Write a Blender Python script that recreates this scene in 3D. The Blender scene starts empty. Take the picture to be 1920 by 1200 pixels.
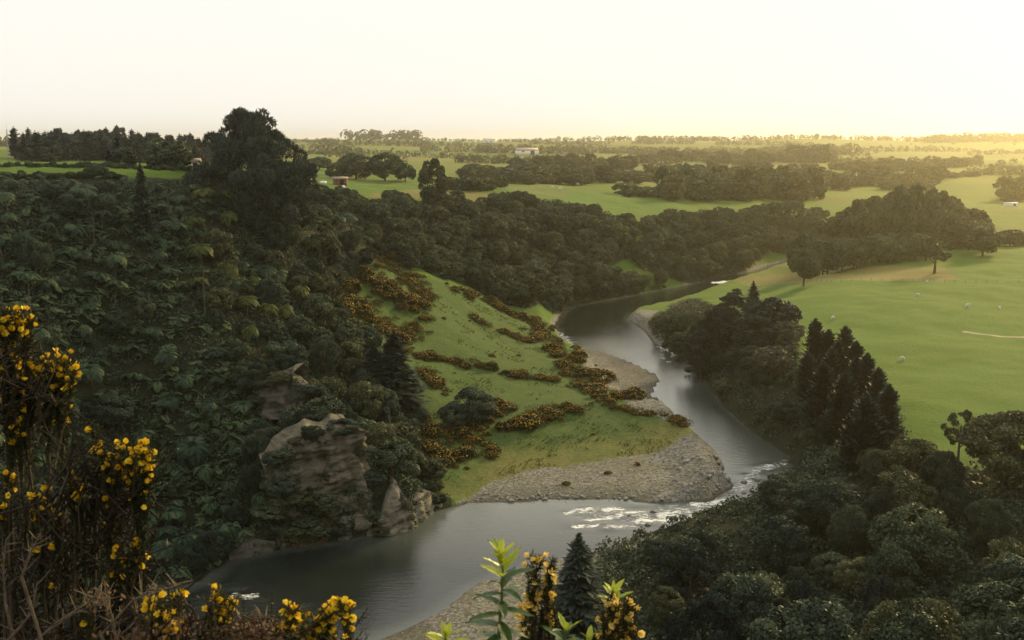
import bpy, bmesh, math, random
import numpy as np
from mathutils import Vector, Matrix

R = math.radians
SC = bpy.context.scene
COL = SC.collection

# ------------------------------------------------------------------ camera
EYE = 60.0                       # metres above the river
F = 1844.0                       # focal length in photo pixels (1920 wide)
PITCH = math.atan((600 - 268) / F)
cam = bpy.data.cameras.new('camera')
cam.sensor_width = 36.0
cam.lens = 36.0 * F / 1920.0
cam.clip_start = 0.1
cam.clip_end = 20000
cam.dof.use_dof = True
cam.dof.focus_distance = 180.0
cam.dof.aperture_fstop = 9.0
cam_o = bpy.data.objects.new('camera', cam)
COL.objects.link(cam_o)
cam_o.location = (0, 0, EYE)
cam_o.rotation_euler = (math.pi / 2 - PITCH, 0, 0)
SC.camera = cam_o

# ------------------------------------------------------------------ sky and sun
SUN_AZ = R(38)                   # to the right of the view direction
SUN_EL = R(19)
w = bpy.data.worlds.new('World')
SC.world = w
w.use_nodes = True
nt = w.node_tree
nt.nodes.clear()
sky = nt.nodes.new('ShaderNodeTexSky')
sky.sky_type = 'NISHITA'
sky.sun_disc = False
sky.sun_elevation = SUN_EL
sky.sun_rotation = SUN_AZ
sky.dust_density = 4.0
mixc = nt.nodes.new('ShaderNodeMix')
mixc.data_type = 'RGBA'
mixc.inputs[0].default_value = 0.985          # thin, even, bright overcast veils the blue
mixc.inputs[7].default_value = (9.9, 9.6, 8.95, 1)
bg = nt.nodes.new('ShaderNodeBackground')
bg.inputs['Strength'].default_value = 0.1
wo = nt.nodes.new('ShaderNodeOutputWorld')
nt.links.new(sky.outputs[0], mixc.inputs[6])
nt.links.new(mixc.outputs[2], bg.inputs['Color'])
nt.links.new(bg.outputs[0], wo.inputs['Surface'])

sun = bpy.data.lights.new('sun', 'SUN')
sun.energy = 5.0
sun.angle = R(9)
sun.color = (1.0, 0.75, 0.32)
sun_o = bpy.data.objects.new('sun', sun)
COL.objects.link(sun_o)
sd = Vector((math.sin(SUN_AZ) * math.cos(SUN_EL), math.cos(SUN_AZ) * math.cos(SUN_EL), math.sin(SUN_EL)))
sun_o.rotation_euler = (-sd).to_track_quat('-Z', 'Y').to_euler()
sun_o.location = sd * 300

SC.view_settings.view_transform = 'Standard'
SC.view_settings.look = 'None'
SC.view_settings.exposure = 0.08
SC.view_settings.gamma = 1.0
SC.render.engine = 'CYCLES'
SC.cycles.max_bounces = 5
SC.cycles.diffuse_bounces = 3
SC.cycles.glossy_bounces = 2
SC.cycles.transmission_bounces = 2
SC.cycles.transparent_max_bounces = 4
SC.cycles.volume_bounces = 0
SC.cycles.caustics_reflective = False
SC.cycles.caustics_refractive = False
SC.cycles.use_denoising = True

HAZE_DENSITY = 0.00015
HAZE_COLOR = (1.0, .93, .70, 1)
HAZE_G = .82

# ------------------------------------------------------------------ helpers: geometry of the view
CP, SP = math.cos(PITCH), math.sin(PITCH)

def ray(px, py):
    a = (px - 960) / F
    b = (600 - py) / F
    return a, CP + b * SP, -SP + b * CP

def at_z(px, py, z=0.0):
    dx, dy, dz = ray(px, py)
    t = (z - EYE) / dz
    return dx * t, dy * t

def at_y(px, py, Y):
    dx, dy, dz = ray(px, py)
    t = Y / dy
    return dx * t, Y, EYE + dz * t

def hsh(ix, iy, seed):
    n = (ix.astype(np.int64) * 374761393 + iy.astype(np.int64) * 668265263 + seed * 974634777) & 0x7fffffff
    n = ((n ^ (n >> 13)) * 1274126177) & 0x7fffffff
    n = n ^ (n >> 16)
    return (n & 0xffff) / 65535.0

def vnoise(x, y, scale, seed=0):
    x = np.asarray(x, float) / scale
    y = np.asarray(y, float) / scale
    ix = np.floor(x); iy = np.floor(y)
    fx = x - ix; fy = y - iy
    fx = fx * fx * (3 - 2 * fx); fy = fy * fy * (3 - 2 * fy)
    a = hsh(ix, iy, seed); b = hsh(ix + 1, iy, seed)
    c = hsh(ix, iy + 1, seed); d = hsh(ix + 1, iy + 1, seed)
    return (a * (1 - fx) + b * fx) * (1 - fy) + (c * (1 - fx) + d * fx) * fy - 0.5

# ------------------------------------------------------------------ the river in plan
RIV_L = [(1640, 470), (1560, 478), (1500, 485), (1440, 498), (1405, 511), (1345, 520), (1290, 535), (1235, 546), (1180, 557),
         (1130, 566), (1085, 573), (1050, 588), (1038, 612), (1055, 638), (1080, 652), (1130, 660), (1185, 680), (1228, 700),
         (1238, 715), (1222, 738), (1248, 762), (1276, 785), (1284, 800), (1320, 830), (1350, 860), (1356, 890), (1374, 912),
         (1335, 938), (1240, 944), (1150, 938), (1050, 938), (950, 943), (865, 946), (815, 957), (775, 987), (700, 1002),
         (600, 1016), (530, 1026), (440, 1042), (410, 1065), (380, 1090), (300, 1112), (100, 1135), (-200, 1150), (-500, 1150)]
RIV_R = [(-500, 1350), (-200, 1340), (200, 1310), (500, 1255), (690, 1200), (760, 1181), (830, 1150), (885, 1105), (960, 1078),
         (1050, 1052), (1130, 1034), (1200, 1012), (1290, 988), (1370, 968), (1440, 932), (1500, 900), (1482, 855), (1400, 800),
         (1345, 750), (1312, 690), (1270, 666), (1228, 645), (1212, 622), (1196, 610), (1176, 600), (1186, 588), (1220, 580),
         (1260, 570), (1310, 553), (1350, 541), (1390, 530), (1430, 520), (1480, 507), (1540, 493), (1640, 480)]
RIVER = np.array([at_z(*p) for p in RIV_L + RIV_R])

def in_poly(x, y, poly):
    inside = np.zeros(x.shape, bool)
    n = len(poly)
    for i in range(n):
        x0, y0 = poly[i]; x1, y1 = poly[(i + 1) % n]
        if y0 == y1:
            continue
        c = ((y0 > y) != (y1 > y)) & (x < (x1 - x0) * (y - y0) / (y1 - y0) + x0)
        inside ^= c
    return inside

def seg_dist(x, y, pts, closed=True):
    d = np.full(x.shape, 1e9)
    n = len(pts)
    for i in range(n if closed else n - 1):
        x0, y0 = pts[i]; x1, y1 = pts[(i + 1) % n]
        ex, ey = x1 - x0, y1 - y0
        L = ex * ex + ey * ey + 1e-9
        t = np.clip(((x - x0) * ex + (y - y0) * ey) / L, 0, 1)
        d = np.minimum(d, (x - x0 - t * ex) ** 2 + (y - y0 - t * ey) ** 2)
    return np.sqrt(d)

def river_s(x, y):
    d = seg_dist(x, y, RIVER)
    return np.where(in_poly(x, y, RIVER), -d, d)

# ------------------------------------------------------------------ terrain
CPT = []
def cp(px, py, Y, dz=0.0):
    x, y, z = at_y(px, py, Y)
    CPT.append((x, y, z - dz))
def cw(x, y, z):
    CPT.append((x, y, z))
# hill the photographer stands on
for t in [(0, -40, 61), (0, 0, 58.2), (-25, 0, 58), (25, 0, 58), (0, 5, 54.5), (0, 12, 49), (0, 25, 39), (0, 45, 26), (0, 70, 12), (0, 92, 3.2),
          (-25, 25, 38), (-30, 60, 16), (-30, 85, 4), (-60, 60, 18), (-110, 60, 30), (-60, 85, 5), (30, 25, 40), (-200, -50, 62), (200, -50, 55),
          (-110, 20, 50), (110, 20, 44), (-100, 95, 6), (60, 30, 36), (-180, 90, 20)]:
    cw(*t)
# wooded ground at the lower right
for t in [(12, 85, 8.5), (25, 70, 15.5), (40, 60, 21), (30, 95, 9), (45, 90, 13), (65, 80, 17), (50, 115, 10), (70, 110, 13.5), (90, 100, 16), (30, 115, 4), (45, 135, 8),
          (65, 130, 13), (90, 125, 13.8), (120, 115, 14.5), (130, 70, 24), (200, 100, 16)]:
    cw(*t)
# right-hand terrace of pasture
for t in [(75, 150, 13.5), (110, 150, 14), (70, 180, 13.5), (100, 200, 14), (75, 230, 13), (150, 230, 14), (95, 280, 13.5), (170, 300, 14.5), (80, 300, 12), (112, 335, 13),
          (200, 380, 15), (112, 380, 8.5), (92, 380, 3.5), (84, 350, 6), (102, 405, 2.5), (118, 425, 3), (134, 432, 6), (150, 415, 12), (180, 430, 14.5), (300, 300, 15), (300, 450, 16), (420, 350, 16), (240, 200, 15), (400, 150, 20)]:
    cw(*t)
# far side: left wooded slope (canopy about 3 m above ground)
for t in [(0, 960, 128, 3), (0, 800, 138, 3), (0, 600, 150, 3), (0, 450, 163, 3), (0, 342, 176, 2), (-150, 342, 172, 2), (-150, 700, 140, 3),
          (200, 980, 140, 3), (200, 800, 152, 3), (200, 600, 165, 3), (200, 450, 178, 3), (200, 345, 190, 2),
          (350, 980, 142, 3), (350, 800, 155, 3), (350, 600, 170, 3), (350, 450, 187, 3), (380, 352, 205, 1.5),
          (450, 900, 150, 3), (500, 680, 172, 3), (500, 600, 182, 3), (450, 450, 202, 3), (530, 775, 163, 3), (520, 350, 225, 2),
          (600, 700, 178, 3), (600, 600, 195, 3), (580, 500, 212, 3), (600, 420, 232, 3), (620, 362, 260, 3),
          (620, 780, 153, 1), (690, 820, 160, 1), (680, 760, 178, 3), (740, 850, 166, 2), (770, 900, 161, 1)]:
    cp(*t)
# grass and gorse slope in the middle
for t in [(700, 600, 236, .5), (650, 540, 240, .5), (700, 480, 278, .5), (640, 610, 215, .5), (790, 700, 216, .5), (730, 770, 194, .3), (850, 640, 243, .3), (900, 620, 266, .3),
          (800, 560, 268, .3), (850, 540, 292, .3), (950, 770, 200, .2), (1000, 800, 193, .2), (850, 880, 171, .2), (960, 660, 255, .2), (1040, 640, 292, 0), (1060, 720, 228, 0),
          (1000, 600, 305, 0), (930, 570, 322, 0), (1150, 765, 205, 0), (1050, 850, 183, 0), (1200, 830, 189, 0), (1270, 815, 192, 0), (1120, 720, 232, 0), (900, 720, 219, .2), (1000, 700, 236, .1),
          (1200, 900, 171.5, 0), (1050, 910, 169, 0), (900, 925, 164.5, 0), (820, 520, 298, 0)]:
    cp(*t)
# middle escarpment
for t in [(700, 372, 300, 5), (800, 374, 335, 5), (900, 372, 355, 5), (1000, 368, 385, 5), (1100, 385, 408, 5), (1185, 405, 430, 5), (760, 450, 300, 4), (900, 480, 335, 4),
          (1000, 480, 365, 4), (1100, 500, 385, 4), (1180, 480, 405, 3), (1200, 405, 455, 1), (1260, 400, 450, 5), (1350, 392, 480, 5), (1450, 390, 520, 5), (1560, 400, 545, 5),
          (1300, 470, 425, 4), (1400, 460, 455, 4), (1480, 455, 490, 4), (1250, 510, 402, 3), (1560, 455, 480, 6), (1700, 440, 470, 9)]:
    cp(*t)
# plateau and the far plain
for t in [(120, 328, 240, 0), (320, 335, 245, 0), (100, 308, 330, 0), (300, 318, 330, 0), (100, 297, 430, 0), (300, 300, 450, 0), (100, 285, 600, 0),
          (460, 340, 255, 0), (640, 347, 360, 0), (690, 345, 400, 0), (850, 360, 390, 0), (760, 338, 480, 0), (600, 330, 480, 0), (960, 352, 520, 0), (1080, 360, 500, 0), (1200, 382, 495, 0), (1400, 375, 580, 0),
          (1060, 345, 620, 0), (1200, 348, 660, 0), (1500, 375, 640, 0), (1650, 375, 660, 0), (1850, 405, 600, 0), (1900, 375, 760, 0), (1750, 395, 620, 0),
          (900, 320, 800, 0), (1200, 318, 900, 0), (1550, 325, 950, 0), (1850, 330, 1000, 0), (640, 300, 1000, 0), (640, 280, 1500, 0), (900, 295, 1300, 0),
          (1200, 302, 1300, 0), (1600, 298, 1400, 0), (1900, 300, 1500, 0), (1000, 280, 1900, 0), (1400, 282, 1900, 0), (1850, 284, 2000, 0),
          (-100, 268, 1500, 0), (200, 268, 1700, 0), (400, 265, 1900, 0), (600, 263, 2100, 0), (750, 263, 2300, 0), (900, 266, 2500, 0), (1200, 264, 2600, 0), (1500, 262, 2600, 0), (1750, 262, 2600, 0), (1950, 260, 2600, 0),
          (-600, 266, 1500, 0), (2600, 262, 2600, 0)]:
    cp(*t)
for a in range(0, 360, 20):
    cw(6000 * math.cos(R(a)), 6000 * math.sin(R(a)), 15)
for t in [(-300, 200, 54), (-500, 400, 53), (-900, 900, 56), (-400, -300, 62), (400, -300, 55), (700, 300, 20), (900, 900, 32), (-250, 120, 52),
          (-2200, 500, 55), (2200, 500, 50), (0, -1500, 50), (0, 3300, 45), (-1200, 3000, 45), (1500, 3400, 45), (3000, 3000, 45)]:
    cw(*t)
CPT = np.array(CPT)
_n = len(CPT)
_D = np.sqrt(((CPT[:, None, :2] - CPT[None, :, :2]) ** 2).sum(-1))
_A = np.zeros((_n + 3, _n + 3))
_A[:_n, :_n] = np.sqrt(_D * _D + 9.0) - 0.5 * np.eye(_n) * 3
_A[:_n, _n] = 1; _A[:_n, _n + 1:] = CPT[:, :2] / 1000
_A[_n, :_n] = 1; _A[_n + 1:, :_n] = CPT[:, :2].T / 1000
_W = np.linalg.solve(_A, np.concatenate([CPT[:, 2], np.zeros(3)]))
CLIFF_C = at_z(600, 1012)

MID_BAR_LOW = np.array([at_z(*p) for p in [(1072, 652), (1130, 655), (1245, 705), (1228, 738), (1290, 806), (1262, 792), (1182, 766), (1125, 712), (1090, 676)]])
def rbf(x, y):
    out = np.empty(x.shape)
    xf, yf, of = x.ravel(), y.ravel(), out.ravel()
    for i in range(0, len(xf), 20000):
        s = slice(i, i + 20000)
        d2 = (xf[s, None] - CPT[None, :, 0]) ** 2 + (yf[s, None] - CPT[None, :, 1]) ** 2
        of[s] = np.sqrt(d2 + 9.0) @ _W[:_n] + _W[_n] + xf[s] / 1000 * _W[_n + 1] + yf[s] / 1000 * _W[_n + 2]
    return of.reshape(x.shape)

def terrain(x, y, s=None):
    x = np.asarray(x, float); y = np.asarray(y, float)
    if s is None:
        s = river_s(x, y)
    h = rbf(x, y)
    d = np.sqrt(x * x + y * y)
    h = h + vnoise(x, y, 17, 3) * 1.2 + vnoise(x, y, 6, 4) * .5 + vnoise(x, y, 2.4, 5) * .22
    h = h + np.clip((d - 300) / 1500, 0, 1) * vnoise(x, y, 260, 6) * 9
    cl = np.exp(-((x - CLIFF_C[0]) ** 2 + (y - CLIFF_C[1]) ** 2) / 26 ** 2)
    up = 0.25 + np.clip(s, 0, None) * (1.0 + 1.6 * cl) + vnoise(x, y, 3, 8) * .2
    lo = 0.12 + np.clip(s, 0, 40) * .045
    bar = in_poly(x, y, MID_BAR_LOW)
    up = np.where(bar, .16 + np.clip(s, 0, 30) * .02 + vnoise(x, y, 5, 9) * .12, up); lo = np.where(bar, .05, lo)
    o = np.clip(h, lo, np.maximum(up, lo))
    bed = -0.25 + np.clip(s, -6, 0) * .25
    return np.where(s > 0, o, np.maximum(bed, -1.6))

def H(x, y):
    return float(terrain(np.array([x]), np.array([y]))[0])

def hit(px, py, start=60.0):
    """Where the line of sight through a photo pixel first meets the bare ground."""
    dx, dy, dz = ray(px, py)
    Y = start * (1.012 ** np.arange(330))
    t = Y / dy
    X = dx * t; Z = EYE + dz * t
    h = terrain(X, Y)
    k = np.argmax(Z < h)
    if not (Z < h).any():
        return X[-1], Y[-1]
    a, b = Y[max(k - 1, 0)], Y[k]
    for _ in range(3):
        yy = np.linspace(a, b, 9); tt = yy / dy
        hh = terrain(dx * tt, yy); zz = EYE + dz * tt
        m = np.argmax(zz < hh)
        a, b = yy[max(m - 1, 0)], yy[m]
    return dx * b / dy, b

def region(pix):
    return np.array([hit(*p) for p in pix])

# ------------------------------------------------------------------ helpers: meshes, objects
def mesh(name, V, Fc, mats=(), attrs=None, smooth=False, mi=None):
    """V (n,3), Fc (m,k): one mesh of k-sided faces (or a list of such arrays)."""
    V = np.asarray(V, np.float32)
    Fs = Fc if isinstance(Fc, list) and isinstance(Fc[0], np.ndarray) else [Fc]
    Fs = [np.asarray(f, np.int32) for f in Fs if len(f)]
    me = bpy.data.meshes.new(name)
    me.vertices.add(len(V)); me.vertices.foreach_set('co', V.ravel())
    sizes = np.concatenate([np.full(len(f), f.shape[1], np.int32) for f in Fs])
    loops = np.concatenate([f.ravel() for f in Fs])
    me.loops.add(len(loops)); me.loops.foreach_set('vertex_index', loops)
    me.polygons.add(len(sizes))
    me.polygons.foreach_set('loop_start', np.concatenate([[0], np.cumsum(sizes)[:-1]]).astype(np.int32))
    if mi is not None:
        me.polygons.foreach_set('material_index', np.asarray(mi, np.int32))
    if smooth:
        me.polygons.foreach_set('use_smooth', np.ones(len(sizes), bool))
    for k, v in (attrs or {}).items():
        a = me.attributes.new(k, 'FLOAT', 'POINT')
        a.data.foreach_set('value', np.asarray(v, np.float32))
    for m in mats:
        me.materials.append(m)
    me.update(calc_edges=True)
    return me

def obj(name, data, parent=None, loc=(0, 0, 0), rot=(0, 0, 0), scale=(1, 1, 1)):
    o = bpy.data.objects.new(name, data)
    COL.objects.link(o)
    o.location = loc; o.rotation_euler = rot; o.scale = scale
    if parent:
        o.parent = parent
    return o

def tag(o, label=None, cat=None, group=None, kind=None):
    if label: o['label'] = label
    if cat: o['category'] = cat
    if group: o['group'] = group
    if kind: o['kind'] = kind
    return o

class MB:
    """Collects polygons of 3 or 4 corners with a tint per vertex."""
    def __init__(s):
        s.v = []; s.t = []; s.q = []; s.tr = []; s.n = 0
    def add(s, V, Q=None, T=None, tint=0.5):
        V = np.asarray(V, float).reshape(-1, 3)
        s.v.append(V)
        s.t.append(np.broadcast_to(np.asarray(tint, float), (len(V),)))
        if Q is not None and len(Q): s.q.append(np.asarray(Q, int) + s.n)
        if T is not None and len(T): s.tr.append(np.asarray(T, int) + s.n)
        s.n += len(V)
    def leaves(s, P, A, B, tint):
        """diamond leaves: centres P, half length vectors A, half width vectors B"""
        n = len(P)
        V = np.stack([P - A, P + B * 1.0 - A * .1, P + A, P - B * 1.0 - A * .1], 1).reshape(-1, 3)
        Q = np.arange(n * 4).reshape(n, 4)
        s.add(V, Q=Q, tint=np.repeat(tint, 4))
    def tube(s, pts, rad, k=6, tint=0.5):
        pts = np.asarray(pts, float); n = len(pts)
        V = []
        for i in range(n):
            d = pts[min(i + 1, n - 1)] - pts[max(i - 1, 0)]
            d = d / (np.linalg.norm(d) + 1e-9)
            a = np.cross(d, [0.31, 0.87, 0.2] if abs(d[2]) > .5 else [0, 0, 1.0]); a /= np.linalg.norm(a) + 1e-9
            b = np.cross(d, a)
            for j in range(k):
                an = 2 * math.pi * j / k
                V.append(pts[i] + rad[i] * (math.cos(an) * a + math.sin(an) * b))
        Q = [(i * k + j, i * k + (j + 1) % k, (i + 1) * k + (j + 1) % k, (i + 1) * k + j) for i in range(n - 1) for j in range(k)]
        s.add(V, Q=Q, tint=tint)
    def build(s, name, mats, smooth=False):
        V = np.concatenate(s.v)
        f = []
        if s.q: f.append(np.concatenate(s.q))
        if s.tr: f.append(np.concatenate(s.tr))
        return mesh(name, V, f, mats, {'tint': np.concatenate(s.t)}, smooth)

def rdir(rng, n):
    d = rng.normal(size=(n, 3))
    return d / np.linalg.norm(d, axis=1, keepdims=True)

def perp(rng, N):
    r = rng.normal(size=N.shape)
    a = np.cross(N, r)
    return a / (np.linalg.norm(a, axis=1, keepdims=True) + 1e-9)

# ------------------------------------------------------------------ materials
def mat(name):
    m = bpy.data.materials.new(name)
    m.use_nodes = True
    t = m.node_tree
    t.nodes.clear()
    out = t.nodes.new('ShaderNodeOutputMaterial')
    return m, t, out

def N(t, typ, **kw):
    n = t.nodes.new(typ)
    for k, v in kw.items():
        if k.startswith('i_'):
            key = k[2:].replace('_', ' ')
            n.inputs[key].default_value = v
        else:
            setattr(n, k, v)
    return n

def mixrgb(t, fac, a, b, blend='MIX'):
    m = t.nodes.new('ShaderNodeMix'); m.data_type = 'RGBA'; m.blend_type = blend
    for idx, v in ((0, fac), (6, a), (7, b)):
        if isinstance(v, (int, float)): m.inputs[idx].default_value = v
        elif isinstance(v, tuple): m.inputs[idx].default_value = (*v, 1) if len(v) == 3 else v
        else: t.links.new(v, m.inputs[idx])
    return m.outputs[2]

def maths(t, op, a, b=None, c=None, clamp=False):
    m = t.nodes.new('ShaderNodeMath'); m.operation = op; m.use_clamp = clamp
    for i, v in enumerate((a, b, c)):
        if v is None: continue
        if isinstance(v, (int, float)): m.inputs[i].default_value = v
        else: t.links.new(v, m.inputs[i])
    return m.outputs[0]

def ramp(t, fac, stops):
    r = t.nodes.new('ShaderNodeValToRGB')
    el = r.color_ramp.elements
    while len(el) > 1: el.remove(el[-1])
    el[0].position = stops[0][0]; el[0].color = (*stops[0][1], 1)
    for p, c in stops[1:]:
        e = el.new(p); e.color = (*c, 1)
    t.links.new(fac, r.inputs[0])
    return r.outputs[0]

def noise(t, vec, scale, detail=3, rough=.55):
    n = N(t, 'ShaderNodeTexNoise', i_Scale=scale, i_Detail=detail, i_Roughness=rough)
    if vec is not None: t.links.new(vec, n.inputs['Vector'])
    return n.outputs['Fac']

def attr(t, name):
    return N(t, 'ShaderNodeAttribute', attribute_name=name).outputs['Fac']

def foliage(name, dark, mid, light, trans=.22, gloss=.25, rough=.55):
    m, t, out = mat(name)
    tint = attr(t, 'tint')
    oi = N(t, 'ShaderNodeObjectInfo')
    v = maths(t, 'ADD', tint, maths(t, 'MULTIPLY', maths(t, 'SUBTRACT', oi.outputs['Random'], .5), .45), clamp=True)
    c = ramp(t, v, [(0, dark), (.5, mid), (1, light)])
    p = N(t, 'ShaderNodeBsdfPrincipled')
    t.links.new(c, p.inputs['Base Color'])
    p.inputs['Roughness'].default_value = rough
    p.inputs['Specular IOR Level'].default_value = gloss
    tr = N(t, 'ShaderNodeBsdfTranslucent')
    t.links.new(c, tr.inputs['Color'])
    mx = N(t, 'ShaderNodeMixShader'); mx.inputs[0].default_value = trans
    t.links.new(p.outputs[0], mx.inputs[1]); t.links.new(tr.outputs[0], mx.inputs[2])
    t.links.new(mx.outputs[0], out.inputs['Surface'])
    return m

def plain(name, a, b, scale=8.0, rough=.8, bump=.0, spec=.3):
    m, t, out = mat(name)
    g = N(t, 'ShaderNodeNewGeometry')
    f = noise(t, g.outputs['Position'], scale, 4)
    f = ramp(t, f, [(.3, a), (.7, b)])
    p = N(t, 'ShaderNodeBsdfPrincipled')
    t.links.new(f, p.inputs['Base Color'])
    p.inputs['Roughness'].default_value = rough
    p.inputs['Specular IOR Level'].default_value = spec
    if bump:
        bn = N(t, 'ShaderNodeBump'); bn.inputs['Distance'].default_value = bump
        bn.inputs['Strength'].default_value = 1
        t.links.new(noise(t, g.outputs['Position'], scale * 2, 5), bn.inputs['Height'])
        t.links.new(bn.outputs[0], p.inputs['Normal'])
    t.links.new(p.outputs[0], out.inputs['Surface'])
    return m

M = {}
M['fern'] = foliage('fern_frond', (0.0164, 0.0341, 0.0227), (0.0391, 0.0706, 0.0421), (0.1072, 0.1537, 0.0729), .28, .12)
M['fern_lit'] = foliage('fern_frond_lit_yellow', (.03, .048, .016), (.07, .094, .028), (.145, .155, .045), .3, .12)  # lit copy of the frond material: warm light put into its colour
M['broad'] = foliage('broadleaf', (0.0191, 0.0328, 0.0267), (0.045, 0.0655, 0.0463), (0.101, 0.1256, 0.0784), .2, .08)
M['broad_mid'] = foliage('broadleaf_light', (0.0252, 0.0406, 0.0272), (0.0616, 0.084, 0.0496), (0.1288, 0.1512, 0.08), .2, .08)
M['olive'] = foliage('olive_broadleaf', (0.0312, 0.039, 0.0224), (0.0702, 0.0819, 0.042), (0.1404, 0.1495, 0.07), .2, .08)
M['far_haze_mix'] = foliage('far_foliage_hazed', (.05, .055, .026), (.095, .097, .04), (.155, .15, .062), .2, .05)  # lighter and yellower: distant golden haze put into the leaf colour
M['grey'] = foliage('grey_twigs_and_leaves', (.045, .05, .036), (.075, .08, .056), (.115, .12, .085), .15, .08)
M['conifer'] = foliage('dark_needles', (0.0132, 0.0216, 0.0196), (0.0288, 0.0432, 0.0364), (0.0576, 0.0744, 0.0588), .12, .08)
M['pine'] = foliage('blue_dark_needles', (.013, .022, .024), (.026, .04, .04), (.048, .066, .06), .12, .08)
M['gorse'] = foliage('gorse_spines', (.02, .027, .012), (.042, .052, .021), (.085, .088, .035), .15, .08)
M['under'] = foliage('undergrowth_leaves', (0.0165, 0.0289, 0.0216), (0.0413, 0.0605, 0.0414), (0.099, 0.1238, 0.0684), .2, .08)
M['grass_tuft'] = foliage('grass_blades', (.07, .11, .03), (.10, .14, .038), (.15, .17, .055), .25, .08)
M['bark'] = plain('bark', (.035, .028, .02), (.09, .075, .058), 3.0, .9)
M['greybark'] = plain('grey_bark', (.10, .09, .075), (.2, .18, .15), 3.0, .9)

def blossom(name, a, b, c):
    return foliage(name, a, b, c, .3, .2, .6)
M['bloom_far'] = blossom('gorse_blossom_far', (.16, .09, .012), (.29, .17, .018), (.44, .28, .03))

def make_ground_material():
    m, t, out = mat('ground_cover')
    g = N(t, 'ShaderNodeNewGeometry')
    P = g.outputs['Position']
    sep = N(t, 'ShaderNodeSeparateXYZ'); t.links.new(P, sep.inputs[0])
    flat = N(t, 'ShaderNodeCombineXYZ')
    t.links.new(sep.outputs[0], flat.inputs[0]); t.links.new(sep.outputs[1], flat.inputs[1])
    P2 = flat.outputs[0]
    n_big = noise(t, P2, .012, 3); n_mid = noise(t, P2, .11, 5, .65); n_fine = noise(t, P2, 1.1, 5, .7); n_x = noise(t, P2, 4.0, 4, .7)
    # pasture: blades, worn patches, paddocks of slightly different sward
    grass = ramp(t, n_mid, [(.25, (.05, .122, .016)), (.5, (.07, .155, .02)), (.75, (.105, .176, .03))])
    n_pat = noise(t, P2, .035, 5, .6)
    grass = mixrgb(t, maths(t, 'MULTIPLY', ramp(t, n_pat, [(.4, (0, 0, 0)), (.72, (1, 1, 1))]), .3), grass, (.14, .165, .034))
    grass = mixrgb(t, maths(t, 'MULTIPLY', ramp(t, n_fine, [(.35, (0, 0, 0)), (.75, (1, 1, 1))]), .5), grass, (.16, .18, .035))
    grass = mixrgb(t, maths(t, 'MULTIPLY', ramp(t, n_x, [(.35, (1, 1, 1)), (.6, (0, 0, 0))]), .45), grass, (.05, .09, .012))
    vor = N(t, 'ShaderNodeTexVoronoi', i_Scale=.0058); vor.distance = 'MANHATTAN'
    t.links.new(P2, vor.inputs['Vector'])
    vs = N(t, 'ShaderNodeSeparateColor'); t.links.new(vor.outputs['Color'], vs.inputs[0])
    pad = ramp(t, vs.outputs[0], [(0, (.10, .135, .022)), (.35, (.14, .165, .026)), (.6, (.2, .18, .04)), (.8, (.11, .155, .02)), (1, (.16, .135, .04))])  # paddock tones, shifted yellow to carry the golden haze light
    far = ramp(t, sep.outputs[1], [(0, (0, 0, 0)), (1, (1, 1, 1))])
    farf = maths(t, 'MULTIPLY', maths(t, 'SUBTRACT', sep.outputs[1], 480), 1 / 250, clamp=True)
    grass = mixrgb(t, maths(t, 'MULTIPLY', farf, .75), grass, pad)
    # dry rough grass
    dry = ramp(t, n_fine, [(.3, (.12, .115, .035)), (.7, (.22, .185, .065))])
    n_e = noise(t, P2, .35, 5, .7)
    edge = lambda a, amt=.5: maths(t, 'ADD', a, maths(t, 'MULTIPLY', maths(t, 'SUBTRACT', maths(t, 'ADD', maths(t, 'MULTIPLY', n_fine, .5), maths(t, 'MULTIPLY', n_e, .5)), .5), amt * 1.7))
    f_dry = ramp(t, edge(attr(t, 'm_dry'), .9), [(.25, (0, 0, 0)), (.85, (.9, .9, .9))])
    rgh = ramp(t, n_e, [(.3, (.042, .078, .022)), (.5, (.064, .102, .028)), (.72, (.105, .128, .042))])
    rgh = mixrgb(t, maths(t, 'MULTIPLY', ramp(t, n_fine, [(.4, (0, 0, 0)), (.7, (1, 1, 1))]), .5), rgh, (.06, .075, .025))
    grass = mixrgb(t, maths(t, 'MULTIPLY', attr(t, 'm_rough'), .85), grass, rgh)
    c = mixrgb(t, f_dry, grass, dry)
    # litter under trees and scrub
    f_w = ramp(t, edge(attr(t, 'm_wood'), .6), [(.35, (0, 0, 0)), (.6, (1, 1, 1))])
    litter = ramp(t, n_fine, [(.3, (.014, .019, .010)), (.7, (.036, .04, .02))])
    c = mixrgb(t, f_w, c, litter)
    # shingle
    f_g = ramp(t, edge(attr(t, 'm_gravel'), .75), [(.38, (0, 0, 0)), (.58, (1, 1, 1))])
    vg = N(t, 'ShaderNodeTexVoronoi', i_Scale=2.6); t.links.new(P2, vg.inputs['Vector'])
    vgs = N(t, 'ShaderNodeSeparateColor'); t.links.new(vg.outputs['Color'], vgs.inputs[0])
    shingle = ramp(t, vgs.outputs[0], [(0, (.095, .092, .078)), (.5, (.175, .168, .142)), (1, (.29, .28, .245))])
    shingle = mixrgb(t, ramp(t, n_mid, [(.45, (0, 0, 0)), (.7, (.7, .7, .7))]), shingle, (.13, .125, .07))
    wet = ramp(t, maths(t, 'ADD', sep.outputs[2], maths(t, 'MULTIPLY', n_e, .35)), [(.32, (1, 1, 1)), (.62, (0, 0, 0))])
    shingle = mixrgb(t, maths(t, 'MULTIPLY', wet, .7), shingle, (.06, .058, .045))
    c = mixrgb(t, f_g, c, shingle)
    # wet margin close to the water line
    p = N(t, 'ShaderNodeBsdfPrincipled')
    t.links.new(c, p.inputs['Base Color'])
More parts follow.
